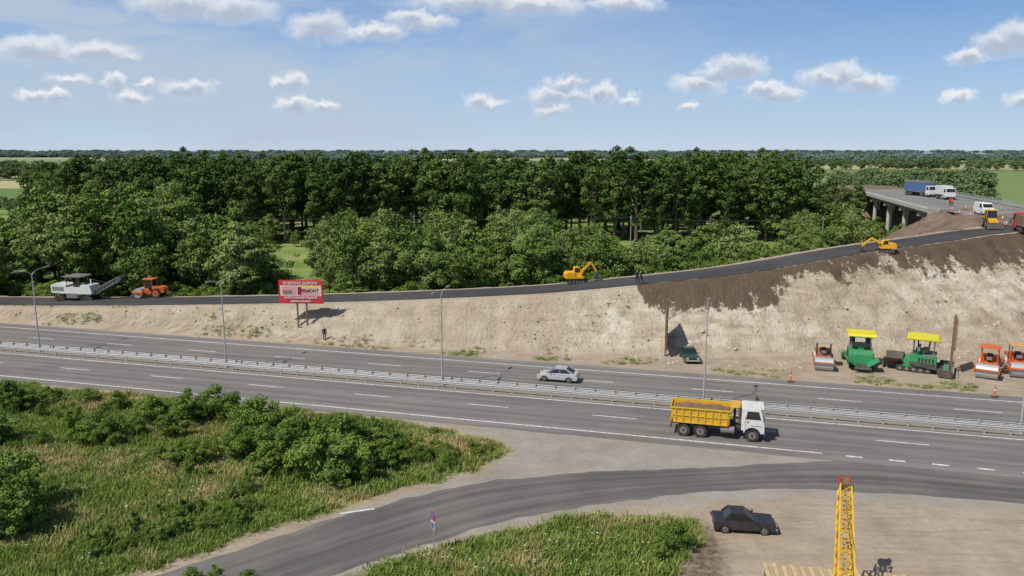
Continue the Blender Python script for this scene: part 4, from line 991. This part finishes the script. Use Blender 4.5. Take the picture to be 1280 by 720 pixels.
CL=[(225,5,60,14),(290,12,50,14),(400,33,36,15),(385,40,24,9),(515,22,26,9),(535,28,30,10),(590,2,70,12),(665,6,66,10),(40,60,48,14),(60,68,32,8),(118,66,46,11),(150,72,24,6),(352,103,14,7),(368,103,20,10),(368,130,22,9),(405,132,18,7),(228,111,24,10),(247,107,22,10),(162,121,22,8),(145,101,15,8),(42,120,24,8),(72,118,14,6),(88,99,22,6),(183,104,10,6),(598,124,16,10),(612,129,20,6),(690,119,28,10),(715,117,16,8),(705,103,22,8),(752,118,16,11),(690,137,20,7),(788,124,13,6),(900,90,28,10),(925,84,32,13),(875,105,30,9),(955,112,24,9),(972,118,30,9),(858,132,11,6),(1035,98,32,10),(1055,92,22,14),(1085,104,34,10),(1212,72,26,9),(1250,53,30,14),(1275,46,30,16),(1198,122,22,8),(1275,125,20,10),(470,40,38,9),(780,4,44,8)]
wn=nd(nt,'ShaderNodeTexNoise',{'Vector':Pv,'Scale':44,'Detail':5,'Roughness':.64})
wv=nd(nt,'ShaderNodeVectorMath',{0:nd(nt,'ShaderNodeVectorMath',{0:wn.outputs['Color'],1:(.5,.5,.5)},operation='SUBTRACT').outputs[0],1:(.048,.030,0)},operation='MULTIPLY').outputs[0]
Pw=nd(nt,'ShaderNodeVectorMath',{0:Pv,1:wv},operation='ADD').outputs[0]
def clouds(Pin):
    cur=None
    for (u,v,rx_,ry_) in CL:
        cx,cy=cdir(u,v); rx2,ry2=rx_/F*1.2,ry_/F*1.3
        a=nd(nt,'ShaderNodeVectorMath',{0:Pin,1:(1/rx2,1/ry2,0),2:(-cx/rx2,-cy/ry2,0)},operation='MULTIPLY_ADD').outputs[0]
        l=nd(nt,'ShaderNodeVectorMath',{0:a},operation='LENGTH').outputs['Value']
        cur=l if cur is None else M(nt,'MINIMUM',cur,l)
    return cur
d1=clouds(Pw); d2=clouds(nd(nt,'ShaderNodeVectorMath',{0:Pw,1:(0,.006,0)},operation='ADD').outputs[0])
dens_=mr(nt,d1,1.2,.3,0,.95,True); shade=mr(nt,d2,.2,1.1,0,1,True)
ccol=mix(nt,shade,(.45,.52,.64),(.90,.91,.93))
front=mr(nt,sx.outputs[1],.1,.2)
ci=noise(nt,mp(nt,Pv,(2.0,8,1),(0,0,.25)),1.6,5,.62,.5)
lm=mr(nt,az,-.2,.5,.95,.0); cir=M(nt,'MULTIPLY',mr(nt,ci,.36,.64,.2,.85,True),M(nt,'ADD',lm,.1),True)
bg=nd(nt,'ShaderNodeBackground',{'Color':sky.outputs[0],'Strength':.075})
grad=nd(nt,'ShaderNodeValToRGB',{0:mr(nt,sx.outputs[2],0,.2)}); cr_=grad.color_ramp; cr_.elements[0].color=(.56,.67,.79,1); cr_.elements[1].color=(.135,.30,.62,1)
for p_,c_ in((.12,(.48,.625,.79,1)),(.4,(.36,.54,.78,1)),(.7,(.22,.40,.70,1))): q=cr_.elements.new(p_); q.color=c_
hc=mix(nt,cir,grad.outputs[0],(.48,.57,.69)); hc=mix(nt,M(nt,'MULTIPLY',dens_,front),hc,ccol)
bg2=nd(nt,'ShaderNodeBackground',{'Color':hc,'Strength':1.0})
lowf=mr(nt,sx.outputs[2],.18,.26,1,0,True)
ms=nd(nt,'ShaderNodeMixShader',{0:lowf,1:bg.outputs[0],2:bg2.outputs[0]}); nt.links.new(ms.outputs[0],out.inputs[0])
print('done')
